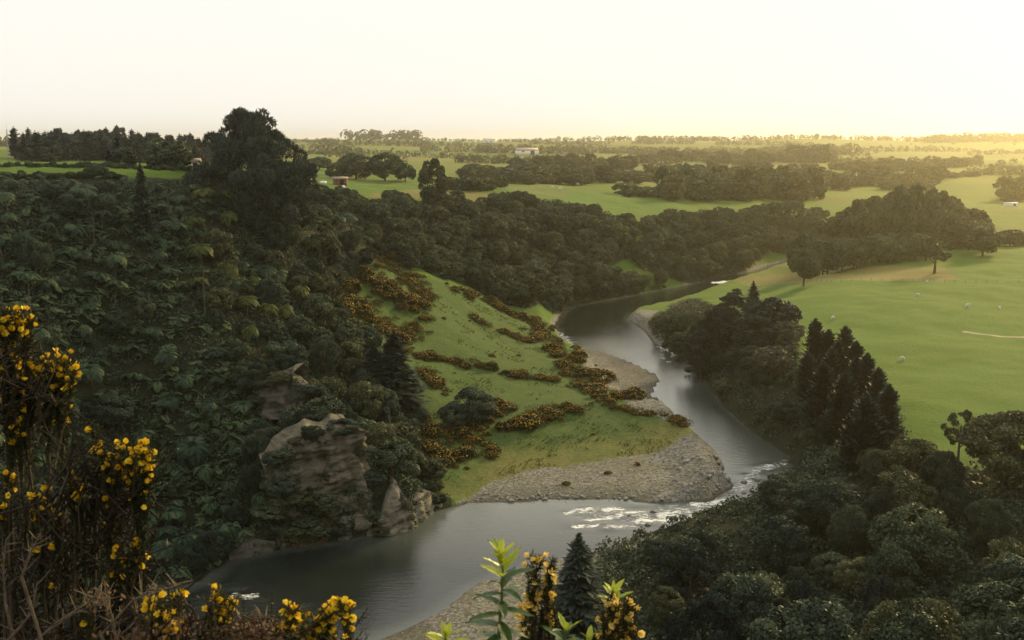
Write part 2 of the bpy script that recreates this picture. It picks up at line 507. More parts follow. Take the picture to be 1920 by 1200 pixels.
    p.inputs['Roughness'].default_value = .95
    p.inputs['Specular IOR Level'].default_value = .15
    b = N(t, 'ShaderNodeBump'); b.inputs['Distance'].default_value = .5; b.inputs['Strength'].default_value = .9
    t.links.new(maths(t, 'ADD', n_fine, maths(t, 'MULTIPLY', n_x, .5)), b.inputs['Height'])
    t.links.new(b.outputs[0], p.inputs['Normal'])
    t.links.new(p.outputs[0], out.inputs['Surface'])
    return m
M['ground'] = make_ground_material()

def make_water_material():
    m, t, out = mat('river_water')
    g = N(t, 'ShaderNodeNewGeometry')
    P = g.outputs['Position']
    mp = N(t, 'ShaderNodeMapping'); mp.inputs['Scale'].default_value = (.55, 1.5, 1); t.links.new(P, mp.inputs['Vector'])
    w1 = noise(t, mp.outputs[0], .9, 8, .68)
    w2 = noise(t, P, .12, 3, .5)
    fo = attr(t, 'foam')
    mp2 = N(t, 'ShaderNodeMapping'); mp2.inputs['Scale'].default_value = (.5, 1.5, 1); mp2.inputs['Rotation'].default_value = (0, 0, R(9)); t.links.new(P, mp2.inputs['Vector'])
    fn = noise(t, mp2.outputs[0], 1.5, 8, .8)
    ff = maths(t, 'MULTIPLY', ramp(t, maths(t, 'ADD', maths(t, 'MULTIPLY', fn, 1.25), maths(t, 'MULTIPLY', fo, .5)), [(.95, (0, 0, 0)), (1.16, (.9, .9, .9))]), maths(t, 'GREATER_THAN', fo, .02))
    body = ramp(t, w2, [(.3, (.010, .014, .012)), (.7, (.017, .022, .019))])  # dark body also stands in for the slope's reflection
    shal_sheen = maths(t, 'MULTIPLY', attr(t, 'shallow_sheen'), .8)
    body = mixrgb(t, shal_sheen, body, (.142, .158, .138))  # pale shallows, with bright sky reflection painted into the same colour
    p = N(t, 'ShaderNodeBsdfPrincipled')
    t.links.new(body, p.inputs['Base Color'])
    p.inputs['Roughness'].default_value = .06
    p.inputs['IOR'].default_value = 1.55
    b = N(t, 'ShaderNodeBump'); b.inputs['Distance'].default_value = .2; b.inputs['Strength'].default_value = .3
    t.links.new(w1, b.inputs['Height']); t.links.new(b.outputs[0], p.inputs['Normal'])
    q = N(t, 'ShaderNodeBsdfDiffuse'); q.inputs['Color'].default_value = (.78, .79, .77, 1)
    mx = N(t, 'ShaderNodeMixShader')
    t.links.new(ff, mx.inputs[0]); t.links.new(p.outputs[0], mx.inputs[1]); t.links.new(q.outputs[0], mx.inputs[2])
    t.links.new(mx.outputs[0], out.inputs['Surface'])
    return m
M['water'] = make_water_material()

def make_rock_material(name, a, b, c):
    m, t, out = mat(name)
    g = N(t, 'ShaderNodeNewGeometry'); P = g.outputs['Position']
    mp = N(t, 'ShaderNodeMapping'); mp.inputs['Scale'].default_value = (.10, .10, 1.5); mp.inputs['Rotation'].default_value = (0, R(-7), 0); t.links.new(P, mp.inputs['Vector'])
    st = noise(t, mp.outputs[0], 1.6, 9, .8)
    bl = noise(t, P, .5, 5, .65)
    col = ramp(t, st, [(.3, a), (.5, b), (.68, c)])
    col = mixrgb(t, ramp(t, bl, [(.48, (0, 0, 0)), (.66, (.8, .8, .8))]), col, (.05, .052, .032))
    p = N(t, 'ShaderNodeBsdfPrincipled'); t.links.new(col, p.inputs['Base Color'])
    p.inputs['Roughness'].default_value = .95; p.inputs['Specular IOR Level'].default_value = .15
    bn = N(t, 'ShaderNodeBump'); bn.inputs['Distance'].default_value = .5; bn.inputs['Strength'].default_value = 1
    t.links.new(maths(t, 'ADD', st, maths(t, 'MULTIPLY', noise(t, P, 3.5, 9, .78), .9)), bn.inputs['Height']); t.links.new(bn.outputs[0], p.inputs['Normal'])
    t.links.new(p.outputs[0], out.inputs['Surface'])
    return m
M['tan_rock'] = make_rock_material('banded_mudstone', (.10, .09, .066), (.2, .182, .13), (.32, .285, .2))
M['orange_rock'] = make_rock_material('rusty_mudstone', (0.072, 0.05, 0.029), (0.158, 0.094, 0.04), (0.259, 0.137, 0.05))
M['grey_rock'] = make_rock_material('grey_mudstone', (.085, .078, .066), (.15, .137, .115), (.21, .19, .155))
M['pale_rock'] = make_rock_material('pale_mudstone', (.18, .165, .12), (.31, .285, .21), (.44, .40, .30))
M['stone'] = plain('river_stone', (.12, .117, .102), (.33, .32, .285), .9, .85, .02)
M['wet_stone'] = plain('dark_river_stone', (.05, .048, .042), (.14, .13, .11), .9, .6, .02)

# ------------------------------------------------------------------ regions of the valley floor, as plan polygons
POINT_BAR = region([(862, 940), (930, 900), (1000, 880), (1080, 872), (1180, 855), (1255, 838), (1292, 806), (1322, 832), (1356, 872), (1378, 914), (1338, 948), (1100, 950), (950, 952)])
MID_BAR = region([(1072, 652), (1130, 655), (1245, 705), (1228, 738), (1290, 806), (1262, 792), (1182, 768), (1125, 712), (1090, 676)])
NEAR_BAR = region([(640, 1215), (830, 1142), (890, 1098), (1050, 1046), (1200, 1006), (1255, 1006), (1180, 1040), (1080, 1110), (980, 1240)])
INNER_BAR = region([(1172, 594), (1236, 582), (1216, 600), (1232, 626), (1262, 655), (1225, 645)])
DRY_STRIP = region([(1380, 526), (1500, 500), (1640, 498), (1770, 502), (1800, 526), (1640, 528), (1500, 532), (1400, 536)])
DRY_EDGE = region([(840, 352), (940, 368), (900, 378), (780, 372), (700, 375), (690, 365)])
GORSE_SLOPE = region([(700, 475), (800, 520), (900, 555), (1000, 580), (1050, 640), (1160, 760), (1285, 795), (1255, 836), (1060, 884), (900, 920), (820, 930), (770, 860), (780, 770), (700, 670), (630, 610), (620, 555), (665, 505)])
LEFT_WOOD = region([(-160, 345), (0, 343), (200, 346), (390, 352), (560, 356), (640, 362), (700, 470), (660, 505), (618, 556), (632, 612), (690, 668), (772, 765), (765, 862), (815, 935), (772, 980), (600, 1010), (430, 1040), (385, 1085), (200, 1105), (-160, 1120)])
MID_WOOD = region([(636, 364), (705, 378), (800, 380), (950, 374), (1100, 392), (1182, 412), (1192, 470), (1130, 520), (1190, 540), (1285, 532), (1180, 555), (1085, 571), (1040, 588), (990, 577), (900, 548), (815, 517), (702, 472)])
FAR_WOOD = region([(1215, 412), (1300, 400), (1450, 398), (1560, 408), (1850, 420), (1860, 452), (1700, 452), (1560, 478), (1500, 482), (1440, 470), (1400, 505), (1290, 531), (1195, 505)])
RIGHT_BANK = np.array([at_z(*p) for p in [(1222, 646), (1240, 612), (1300, 575)]] + [at_z(px, py, 13) for px, py in [(1360, 560), (1420, 570), (1490, 600), (1500, 690), (1545, 700), (1640, 690), (1690, 790), (1700, 830)]]
                      + [(62, 142), (75, 134), (110, 128), (160, 120), (160, 60), (50, 40), (22, 60), (6, 88)] + [at_z(*p) for p in [(1120, 1036), (1300, 990), (1440, 936), (1504, 900), (1486, 855), (1404, 800), (1349, 750), (1316, 690), (1272, 667)]])
WOODS = [LEFT_WOOD, MID_WOOD, FAR_WOOD, RIGHT_BANK]

# ------------------------------------------------------------------ ground
def axis(lo, a, b, hi, step, grow=1.09):
    c = list(np.arange(a, b + step * .5, step))
    d, v = step, c[-1]
    while v < hi:
        d *= grow; v += d; c.append(v)
    d, v = step, c[0]
    pre = []
    while v > lo:
        d *= grow; v -= d; pre.append(v)
    return np.array(pre[::-1] + c)

gx = axis(-5900, -150, 190, 5900, 1.5, 1.055)
gy = axis(-1500, 0, 480, 5900, 1.5, 1.03)
GX, GY = np.meshgrid(gx, gy)
GS = river_s(GX, GY)
GZ = terrain(GX, GY, GS)
ny, nx = GX.shape
idx = np.arange(nx * ny).reshape(ny, nx)
quads = np.stack([idx[:-1, :-1], idx[:-1, 1:], idx[1:, 1:], idx[1:, :-1]], -1).reshape(-1, 4)

def blur(a):
    p = np.pad(a, 1, mode='edge')
    return (p[:-2, 1:-1] + p[2:, 1:-1] + p[1:-1, :-2] + p[1:-1, 2:] + 2 * p[1:-1, 1:-1]) / 6

m_g = np.zeros(GX.shape)
for pol in (POINT_BAR, MID_BAR, NEAR_BAR, INNER_BAR):
    m_g = np.maximum(m_g, in_poly(GX, GY, pol).astype(float))
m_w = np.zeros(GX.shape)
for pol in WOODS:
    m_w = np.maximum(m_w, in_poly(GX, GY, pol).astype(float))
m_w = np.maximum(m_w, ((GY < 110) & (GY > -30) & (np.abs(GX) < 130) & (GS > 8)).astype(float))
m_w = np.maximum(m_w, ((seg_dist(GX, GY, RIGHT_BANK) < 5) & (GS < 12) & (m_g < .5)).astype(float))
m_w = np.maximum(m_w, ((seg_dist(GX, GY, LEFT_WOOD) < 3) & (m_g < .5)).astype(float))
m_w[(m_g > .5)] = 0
m_g = np.maximum(m_g, ((GS < 1.2) & (GS > -60) & (m_w < .5)).astype(float))
m_g = np.where(GS < -.5, .8, m_g)
m_d = np.zeros(GX.shape)
for pol in (DRY_STRIP, DRY_EDGE):
    m_d = np.maximum(m_d, in_poly(GX, GY, pol).astype(float))
m_d = np.maximum(m_d, .62 * np.clip(1.2 - seg_dist(GX, GY, POINT_BAR) / 13, 0, 1) * (GS > 0))
m_r = in_poly(GX, GY, GORSE_SLOPE).astype(float)
m_d = m_d + .5 * vnoise(GX, GY, 9, 12) * (m_d > .05)
m_d = np.maximum(m_d, .55 * (vnoise(GX, GY, 60, 11) > .22) * (GY > 230))
for _ in range(2):
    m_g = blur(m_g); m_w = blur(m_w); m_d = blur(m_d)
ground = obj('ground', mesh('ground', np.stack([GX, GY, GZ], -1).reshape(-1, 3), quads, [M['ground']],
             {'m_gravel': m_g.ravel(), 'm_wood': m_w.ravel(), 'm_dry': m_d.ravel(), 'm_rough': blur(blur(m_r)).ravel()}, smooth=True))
tag(ground, kind='structure')

# ------------------------------------------------------------------ river
wx = np.arange(RIVER[:, 0].min() - 3, RIVER[:, 0].max() + 3, .8)
wy = np.arange(RIVER[:, 1].min() - 3, RIVER[:, 1].max() + 3, .8)
WX, WY = np.meshgrid(wx, wy)
WS = river_s(WX, WY)
foam = np.zeros(WX.shape)
def foam_line(pix, width, amt):
    global foam
    d = seg_dist(WX, WY, [at_z(*p) for p in pix], closed=False)
    foam = np.maximum(foam, amt * np.clip(1.25 - d / width, 0, 1))
_r = random.Random(8)
for _ in range(30):
    a_ = _r.uniform(1080, 1370); b_ = np.interp(a_, [1080, 1200, 1370], [968, 968, 952]) + _r.uniform(-14, 20)
    l_ = _r.uniform(8, 34)
    foam_line([(a_ - l_, b_ + l_ * .12), (a_, b_ - 1), (a_ + l_, b_ - l_ * .10)], _r.uniform(.9, 2.2), _r.uniform(.5, .85))
foam_line([(1200, 978), (1270, 970), (1340, 966)], 2.0, .85)
foam_line([(1110, 966), (1300, 965), (1370, 955)], 6.0, .5)
foam_line([(440, 1116), (478, 1119)], 1.5, .72)
foam_line([(1345, 530), (1400, 526)], 4.0, 1.1)
foam_line([(1385, 918), (1420, 880), (1470, 868)], 2.0, .62)
foam_line([(1235, 650), (1300, 678)], 1.5, .8)
foam_line([(585, 1140), (640, 1150)], 2.0, .35)
foam_line([(1045, 622), (1070, 645)], 2.0, .6)
rough = blur(np.clip(foam * 1.4, 0, 1))
WZ = rough * (vnoise(WX, WY * 1.6, 3.0, 31) * .7 + vnoise(WX, WY, 1.3, 32) * .4)
shal_sheen = .5 * np.clip(1.0 + WS / 3.0, 0, 1)
for pol, k in ((MID_BAR, 16), (POINT_BAR, 26)):
    shal_sheen = np.maximum(shal_sheen, np.clip(1 - seg_dist(WX, WY, pol) / k, 0, 1))  # wide reach off the bars imitates bright reflection, beyond the true shallows
ii = np.arange(WX.size).reshape(WX.shape)
wq = np.stack([ii[:-1, :-1], ii[:-1, 1:], ii[1:, 1:], ii[1:, :-1]], -1).reshape(-1, 4)
keep = (WS[:-1, :-1] < 2.5).ravel()
wq = wq[keep]
used, inv = np.unique(wq, return_inverse=True)
wV = np.stack([WX, WY, WZ], -1).reshape(-1, 3)[used]
river = obj('river', mesh('river', wV, inv.reshape(-1, 4), [M['water']], {'foam': foam.ravel()[used], 'shallow_sheen': shal_sheen.ravel()[used]}, smooth=True))
tag(river, kind='structure')

# ------------------------------------------------------------------ plant shapes (each made once, copied after)
rng = np.random.default_rng(7)

def crown_broad(rng, W=7.0, Ht=8.0, base=.22, nl=46, n=6500, leaf=.27, spiky=0.0, dome=1.0, lobe=.30, cone=0.0, rag=0.0):
    b = MB()
    Rr = W / 2; z0 = Ht * base; hz = (Ht - z0) / 2; zc = z0 + hz
    D = rdir(rng, nl * 3)
    D = D[D[:, 2] > -.85][:nl]
    sc = rng.uniform(.62 - rag, .84 + rag, len(D))
    C = np.stack([D[:, 0] * Rr * sc, D[:, 1] * Rr * sc, zc + D[:, 2] * hz * sc * dome], 1)
    C[:, :2] *= (1 - cone * np.clip(D[:, 2] + .15, 0, 1))[:, None]
    rad = Rr * rng.uniform(lobe * .7, lobe * 1.25, len(D))
    lt = rng.normal(0, .13, len(D))
    k = rng.choice(len(D), n, p=rad ** 2 / (rad ** 2).sum())
    d = rdir(rng, n) + D[k] * .55 + np.array([0, 0, .35])
    d /= np.linalg.norm(d, axis=1, keepdims=True)
    P = C[k] + d * (rad[k] * rng.uniform(.72, 1.08, n))[:, None] * np.array([1, 1, .85])
    nrm = d * .8 + rdir(rng, n) * .75
    nrm /= np.linalg.norm(nrm, axis=1, keepdims=True)
    A = perp(rng, nrm)
    if spiky:
        A = A * (1 - spiky) + (d * .5 + np.array([0, 0, .8])) * spiky
    A /= np.linalg.norm(A, axis=1, keepdims=True)
    B = np.cross(nrm, A)
    L = leaf * rng.uniform(.6, 1.3, n)[:, None]
    b.leaves(P, A * L, B * L * (.55 if not spiky else .3), np.clip(.5 + lt[k] + rng.normal(0, .16, n), 0, 1))
    return b

def trunk_broad(rng, W=7.0, Ht=8.0, base=.22, r=.2, limbs=5):
    b = MB()
    top = Ht * .72
    pts = [(0, 0, -.6), (0, 0, 0), (.06, .02, Ht * .2), (-.05, .08, Ht * .45), (.05, 0, top)]
    b.tube(pts, [r * 1.6, r * 1.25, r, r * .7, r * .2], 7)
    for i in range(limbs):
        a = i * 2 * math.pi / limbs + rng.uniform(-.3, .3)
        z = Ht * rng.uniform(.2, .5)
        q = W * .34
        b.tube([(0, 0, z), (math.cos(a) * q * .5, math.sin(a) * q * .5, z + Ht * .14), (math.cos(a) * q, math.sin(a) * q, z + Ht * rng.uniform(.2, .36))], [r * .5, r * .35, r * .1], 5)
    return b

def crown_conifer(rng, W=5.0, Ht=12.0, levels=30, nb=9, per=11, droop=.28, base=.08, up=.0, size=.42, taper=.9):
    b = MB()
    P = []; A = []; T = []
    for i in range(levels):
        f = i / (levels - 1)
        z = Ht * (base + (1 - base) * f)
        rr = W / 2 * ((1 - f) ** taper) * (.75 + .25 * min(1, f * 6 + .3)) + .03
        for j in range(nb):
            a = rng.uniform(0, 2 * math.pi)
            L = rr * rng.uniform(.6, 1.12)
            lt = rng.normal(0, .1)
            for k in range(per):
                s = (k + rng.uniform(0, 1)) / per
                dr = np.array([math.cos(a), math.sin(a), 0])
                z1 = z - droop * L * s + up * L * s * s
                side = rng.normal(0, .16 * L + .06)
                P.append(dr * L * s + np.array([-dr[1], dr[0], 0]) * side * (1 - .5 * s) + np.array([0, 0, z1 + rng.normal(0, .1)]))
                A.append(dr * .8 + np.array([-dr[1], dr[0], 0]) * np.sign(side) * .5 + np.array([0, 0, -droop * .6 + up * 1.6 + rng.normal(0, .25)]))
                T.append(.5 + lt + rng.normal(0, .15))
    P = np.array(P); A = np.array(A)
    topf = np.clip((Ht * 1.02 - P[:, 2]) / (Ht * .16), .25, 1); A[:, 2] += (1 - topf) * 1.2
    A /= np.linalg.norm(A, axis=1, keepdims=True)
    nrm = np.array([0, 0, 1.0]) + rdir(rng, len(P)) * .6
    B = np.cross(A, nrm); B /= np.linalg.norm(B, axis=1, keepdims=True)
    L = (size * topf * rng.uniform(.6, 1.25, len(P)))[:, None]
    b.leaves(P, A * L, B * L * .42, np.clip(T, 0, 1))
    return b

def trunk_straight(Ht, r):
    b = MB()
    b.tube([(0, 0, -.8), (0, 0, 0), (.03, .02, Ht * .4), (0, 0, Ht * .93)], [r * 1.3, r, r * .65, r * .1], 7)
    return b

def crown_fern(rng, nf=17, L=2.5, z=3.0, pin=13):
    b = MB()
    for i in range(nf):
        a = 2 * math.pi * i / nf + rng.uniform(-.15, .15)
        dr = np.array([math.cos(a), math.sin(a), 0.]); sd_ = np.array([-dr[1], dr[0], 0.])
        LL = L * rng.uniform(.8, 1.12); rise = rng.uniform(.45, .8); drop = rng.uniform(.75, 1.25)
        def pos(s):
            return dr * LL * (s - .12 * s ** 3) + np.array([0, 0, z + LL * (rise * s - drop * s * s)])
        t0 = .5 + rng.normal(0, .16)
        spine = [pos(s) for s in np.linspace(0, 1, 6)]
        b.tube(spine, [.03, .025, .02, .015, .01, .004], 3, tint=.35)
        P = []; A = []; B = []; T = []
        for k in range(pin):
            s = .16 + .84 * (k + .5) / pin
            c = pos(s); tg = pos(min(s + .02, 1.02)) - pos(s); tg /= np.linalg.norm(tg)
            wl = LL * .2 * math.sin(math.pi * min(1, s * .92 + .1)) ** .7 + .04
            for sg in (-1, 1):
                A_ = sd_ * sg * .9 + tg * .45 + np.array([0, 0, -.16])
                A_ /= np.linalg.norm(A_)
                P.append(c + A_ * wl); A.append(A_ * wl); B.append(tg * LL * .04)
                T.append(t0 + .1 * s + rng.normal(0, .08))
        b.leaves(np.array(P), np.array(A), np.array(B), np.clip(T, 0, 1))
    return b

def crown_gorse(rng, n=1100):
    b = MB()
    D = rdir(rng, 60); D = D[D[:, 2] > -.1][:22]
    C = D * np.array([.62, .62, .6]) + np.array([0, 0, .15])
    k = rng.integers(0, len(D), n)
    d = rdir(rng, n) + D[k] * .5; d[:, 2] += .3; d /= np.linalg.norm(d, axis=1, keepdims=True)
    P = C[k] + d * rng.uniform(.16, .36, n)[:, None]
    A = d + rdir(rng, n) * .5; A /= np.linalg.norm(A, axis=1, keepdims=True)
    B = np.cross(A, rdir(rng, n)); B /= np.linalg.norm(B, axis=1, keepdims=True) + 1e-6
    L = rng.uniform(.07, .16, n)[:, None]
    b.leaves(P, A * L, B * L * .4, np.clip(.5 + rng.normal(0, .2, n), 0, 1))
    bl = MB()
    m = 210
    k = rng.integers(0, len(D), m)
    d = rdir(rng, m) + D[k] * .7; d[:, 2] += .55; d /= np.linalg.norm(d, axis=1, keepdims=True)
    P = C[k] + d * rng.uniform(.33, .42, m)[:, None]
    A = perp(rng, d); B = np.cross(d, A)
    L = rng.uniform(.035, .085, m)[:, None]
    bl.leaves(P, A * L, B * L * .8, np.clip(.5 + rng.normal(0, .25, m), 0, 1))
    return b, bl

BM = {}
def broad_set(key, mat_key, cnt, **kw):
    tk = {k: kw[k] for k in ('W', 'Ht', 'base') if k in kw}
    BM[key] = [(crown_broad(rng, **kw).build('crown', [M[mat_key]]), trunk_broad(rng, **tk).build('trunk', [M['bark']])) for _ in range(cnt)]
broad_set('near', 'broad', 5, n=14000, leaf=.175, base=.08, nl=60, lobe=.27)
broad_set('near_olive', 'olive', 3, n=14000, leaf=.175, lobe=.24, nl=80, base=.1)
broad_set('mid', 'broad_mid', 6, n=4600, leaf=.31, base=.05, nl=52)
broad_set('mid_olive', 'olive', 4, n=4600, leaf=.31, base=.05, nl=52)
broad_set('near_spiky', 'broad', 2, n=13000, leaf=.24, base=.05, nl=70, lobe=.22, spiky=.55)
broad_set('near_light', 'broad_mid', 3, n=11000, leaf=.2, base=.1, nl=44, lobe=.32)
broad_set('lone', 'olive', 1, n=7000, leaf=.26, base=.2)
broad_set('grey', 'grey', 2, n=3600, leaf=.24, base=.2)
broad_set('far', 'broad_mid', 5, n=1100, leaf=.62, base=-.06)
broad_set('far_olive', 'far_haze_mix', 4, n=1100, leaf=.62, base=-.06)
broad_set('oval', 'olive', 1, W=8.0, Ht=13.0, base=.1, n=7500, leaf=.33, nl=80, lobe=.24)
broad_set('flat', 'conifer', 2, W=9.0, Ht=9.0, base=.2, n=6500, leaf=.3, dome=.85, nl=60, lobe=.24)
broad_set('ragged', 'conifer', 3, W=7.0, Ht=10.0, base=-.05, n=9000, leaf=.28, nl=80, lobe=.2, spiky=.5, cone=.55, rag=.14)
broad_set('sparse', 'olive', 2, W=6.0, Ht=8.0, base=.25, n=1700, leaf=.26, nl=34, lobe=.18)
BM['big'] = [(crown_broad(rng, W=25, Ht=18.5, base=-.3, nl=230, n=40000, leaf=.5, spiky=.5, lobe=.135, cone=.42, rag=.15).build('crown', [M['conifer']]), trunk_straight(18.5, .7).build('trunk', [M['bark']]))]
BM['conifer'] = [(crown_conifer(rng).build('crown', [M['conifer']]), trunk_straight(12, .22).build('trunk', [M['bark']])) for _ in range(3)]
BM['cypress'] = [(crown_conifer(rng, W=3.6, Ht=12, levels=40, nb=9, per=9, droop=-.6, up=.5, size=.40, taper=.5, base=.0).build('crown', [M['conifer']]),
                  trunk_straight(12, .2).build('trunk', [M['bark']])) for _ in range(3)]
BM['pine'] = [(crown_conifer(rng, W=6, Ht=13, levels=16, nb=6, per=6, droop=.05, up=.25, size=.9, taper=.6, base=.12).build('crown', [M['pine']]),
               trunk_straight(13, .25).build('trunk', [M['bark']])) for _ in range(3)]
BM['fern'] = []
for i in range(6):
    tb = MB(); tb.tube([(0, 0, -1.2), (0, 0, 0), (.05, .03, 1.5), (0, 0, 3.05)], [.2, .16, .12, .11], 7)
    BM['fern'].append((crown_fern(rng, nf=[17, 12, 20, 10, 15, 18][i], L=[2.5, 2.2, 2.7, 2.4, 2.0, 2.6][i]).build('crown', [M['fern']]), tb.build('trunk', [M['bark']])))
BM['fern_lit'] = [(crown_fern(rng).build('crown', [M['fern_lit']]), BM['fern'][0][1]) for _ in range(2)]
BM['gorse'] = []
for i in range(5):
    a_, b_ = crown_gorse(rng)
    tb = MB()
    for j in range(5):
        an = j * 1.257
        tb.tube([(0, 0, -.2), (math.cos(an) * .25, math.sin(an) * .25, .25), (math.cos(an) * .5, math.sin(an) * .5, .5)], [.05, .035, .01], 4)
    BM['gorse'].append((a_.build('foliage', [M['gorse']]), b_.build('blossom', [M['bloom_far']]), tb.build('stem', [M['bark']])))

NOM = {'ragged': (7, 10), 'lone': (7, 8), 'fern': (5, 4.2), 'fern_lit': (5, 4.2), 'conifer': (5, 12), 'cypress': (3.6, 12), 'pine': (6, 13), 'oval': (8, 13), 'flat': (9, 9), 'sparse': (6, 8), 'big': (25, 18.5)}

def plant(kind, name, x, y, width, height, label, cat='tree', group=None, z=None, var=None, tilt=0.0):
    vs = BM[kind]
    cr, tr = vs[var if var is not None else random.randrange(len(vs))]
    nw, nh = NOM.get(kind, (7.0, 8.0))
    z = H(x, y) - .1 if z is None else z
    e = obj(name, None, None, (x, y, z), (random.uniform(-tilt, tilt), random.uniform(-tilt, tilt), random.uniform(0, 6.28)), (width / nw, width / nw, height / nh))
    e.empty_display_size = .5
    tag(e, label, cat, group)
    obj('crown', cr, e); obj('trunk', tr, e)
    return e

def plant_pix(kind, name, px, Y, top, wpx, label, cat='tree', group=None, **kw):
    """A tree that stands at depth Y in the column px, its tip at row top, wpx wide."""
    for _ in range(14):          # step towards the viewer until the tree has its natural height above the ground
        x, y, zt = at_y(px, top, Y)
        z = H(x, y) - .1
        wd = wpx / F * math.hypot(x, y, zt - EYE)
        if zt - z > wd * (1.7 if kind == 'cypress' else .75): break
        Y *= .975
    return plant(kind, name, x, y, wd, max(zt - z, 1.0), label, cat, group, z=z, **kw)

def scatter(poly, n, mind, seed, keep=None, tries=30):
    r = np.random.default_rng(seed)
    lo = poly.min(0); hi = poly.max(0)
    X = r.uniform(lo[0], hi[0], n * tries); Y = r.uniform(lo[1], hi[1], n * tries)
    ok = in_poly(X, Y, poly)
    X, Y = X[ok], Y[ok]
    s = river_s(X, Y); k = s > 1.0
    X, Y = X[k], Y[k]
    if keep is not None:
        k = keep(X, Y); X, Y = X[k], Y[k]
    cell = {}
    out = []
    for a, b in zip(X, Y):
        c = (int(a // mind), int(b // mind))
        if any((a - u) ** 2 + (b - v) ** 2 < mind * mind for i in (-1, 0, 1) for j in (-1, 0, 1) for u, v in cell.get((c[0] + i, c[1] + j), ())):
            continue
        cell.setdefault(c, []).append((a, b)); out.append((a, b))
        if len(out) >= n: break
    return out

def to_pix(x, y, z):
    vy = y * CP - (z - EYE) * SP
    vz = y * SP + (z - EYE) * CP
    return 960 + F * x / vy, 600 - F * vz / vy

random.seed(11)

# ------------------------------------------------------------------ rock faces above the river
FACES = []
def cliff(name, base, top, mat_key, label, lean=.25, step=.3, amp=.55, seed=1, back=9.0, cat='cliff'):
    """A layered rock face. base: [(x, y, z)] along its foot, top: heights z above, facing the river; closed over the top into the hill."""
    base = np.array(base, float)
    L = np.concatenate([[0], np.cumsum(np.hypot(*(base[1:, :2] - base[:-1, :2]).T))])
    nu = max(int(L[-1] / step), 6)
    u = np.linspace(0, L[-1], nu)
    bx = np.interp(u, L, base[:, 0]); by = np.interp(u, L, base[:, 1]); bz = np.interp(u, L, base[:, 2])
    tz = np.interp(u, L, top) + vnoise(u, u * 0 + seed, 3.0, seed) * 1.8 + vnoise(u, u * 0 + seed, 1.0, seed + 5) * .8
    tx = np.gradient(bx); ty = np.gradient(by); ln = np.hypot(tx, ty) + 1e-9
    nxv, nyv = ty / ln, -tx / ln                         # outward (towards the river)
    k = 7
    for arr in (nxv, nyv):
        arr[:] = np.convolve(np.pad(arr, k // 2, mode='edge'), np.ones(k) / k, 'valid')
    nv = max(int((tz.max() - bz.min()) / .25), 8)
    V = []
    for j in range(nv + 4):
        v = min(j / nv, 1.0)
        z = bz - .8 + (tz - bz + .8) * v
        tilt = z - u * .11                               # beds dip along the face
        tl = tilt + vnoise(u, z, 2.0, seed + 12) * .8
        d = amp * (vnoise(tl, tl * 0 + 3, .9, seed + 2) * 1.1 + vnoise(tl, u * .2, .4, seed + 3) * .8 + vnoise(u, z * .35, 2.2, seed + 4) * 2.4 + vnoise(u, z * .5, .9, seed + 6) * 1.2 + vnoise(u, z, .45, seed + 7) * .5)
        d = d - lean * (z - bz)
        ex = 0 if j <= nv else (j - nv) * back / 3
        V.append(np.stack([bx + nxv * (d - ex), by + nyv * (d - ex), z + ex * .12 - (2.5 if j == nv + 3 else 0)], 1))
    V = np.array(V)
    I = np.arange(V.shape[0] * nu).reshape(V.shape[0], nu)
    Q = np.stack([I[:-1, :-1], I[:-1, 1:], I[1:, 1:], I[1:, :-1]], -1).reshape(-1, 4)
    FACES.append((V[:nv + 1], nxv, nyv))
    o = obj(name, mesh(name, V.reshape(-1, 3), Q, [M[mat_key]]))
    return tag(o, label, cat)

def foot(pix, z=0.0, inland=0.0):
    return [(*at_z(px, py, z), z) for px, py in pix]

cliff('rock_cliff', foot([(505, 1027), (545, 1021), (590, 1014), (640, 1008), (690, 1000), (712, 990)]), [12, 14, 16.0, 16.5, 16.5, 15.5], 'tan_rock',
      'tall tan cliff with slanting rock bands rising from the dark pool', lean=.12, seed=3, amp=.85)
cliff('rock_cliff', [at_y(478, 772, 164), at_y(505, 775, 163), at_y(550, 778, 162), at_y(590, 776, 164)], [19.5, 20.5, 20.5, 18.5], 'grey_rock',
      'grey rock face high on the wooded slope above the tan cliff', lean=.3, seed=9, amp=.7)
cliff('rock_ledge', foot([(520, 1032), (560, 1024), (610, 1019), (640, 1013)]), [1.2, 3.2, 4.0, 1.5], 'orange_rock',
      'rusty orange banded ledge at the foot of the tan cliff', lean=.5, seed=14, amp=.6, back=3.0)
cliff('rock_ledge', foot([(432, 1052), (470, 1044), (520, 1033)]), [1.0, 3.0, 1.2], 'grey_rock',
      'low grey rock shelf at the edge of the dark pool', lean=.7, seed=15, amp=.5, back=3.0)
cliff('rock_bluff', foot([(712, 1006), (735, 1003), (758, 1000), (780, 994), (790, 982)]), [3.0, 5.0, 7.2, 4.0, 1.8], 'pale_rock',
      'pale pointed rock bluff jutting into the pool', lean=.35, seed=21, amp=.6, back=4.0)
cliff('rock_bluff', foot([(775, 984), (796, 976), (815, 966), (826, 952)]), [3.0, 4.8, 4.4, 1.5], 'pale_rock',
      'rounded cream rock bluff behind the pointed one, next to the beach', lean=.3, seed=22, amp=.5, back=4.0)
cliff('rock_outcrop', foot([(955, 596), (1000, 582), (1030, 590)], 1.0), [5.0, 7.0, 4.5], 'pale_rock',
      'small pale outcrop at the foot of the wooded escarpment by the bend', lean=.5, seed=25, amp=1.0, back=5.0)
cliff('rock_outcrop', [at_y(1022, 512, 372), at_y(1040, 510, 374), at_y(1052, 508, 377)], [14.5, 16.5, 15.0], 'pale_rock',
      'narrow pale scar half way up the wooded escarpment', lean=.8, seed=27, amp=.8, back=4.0)

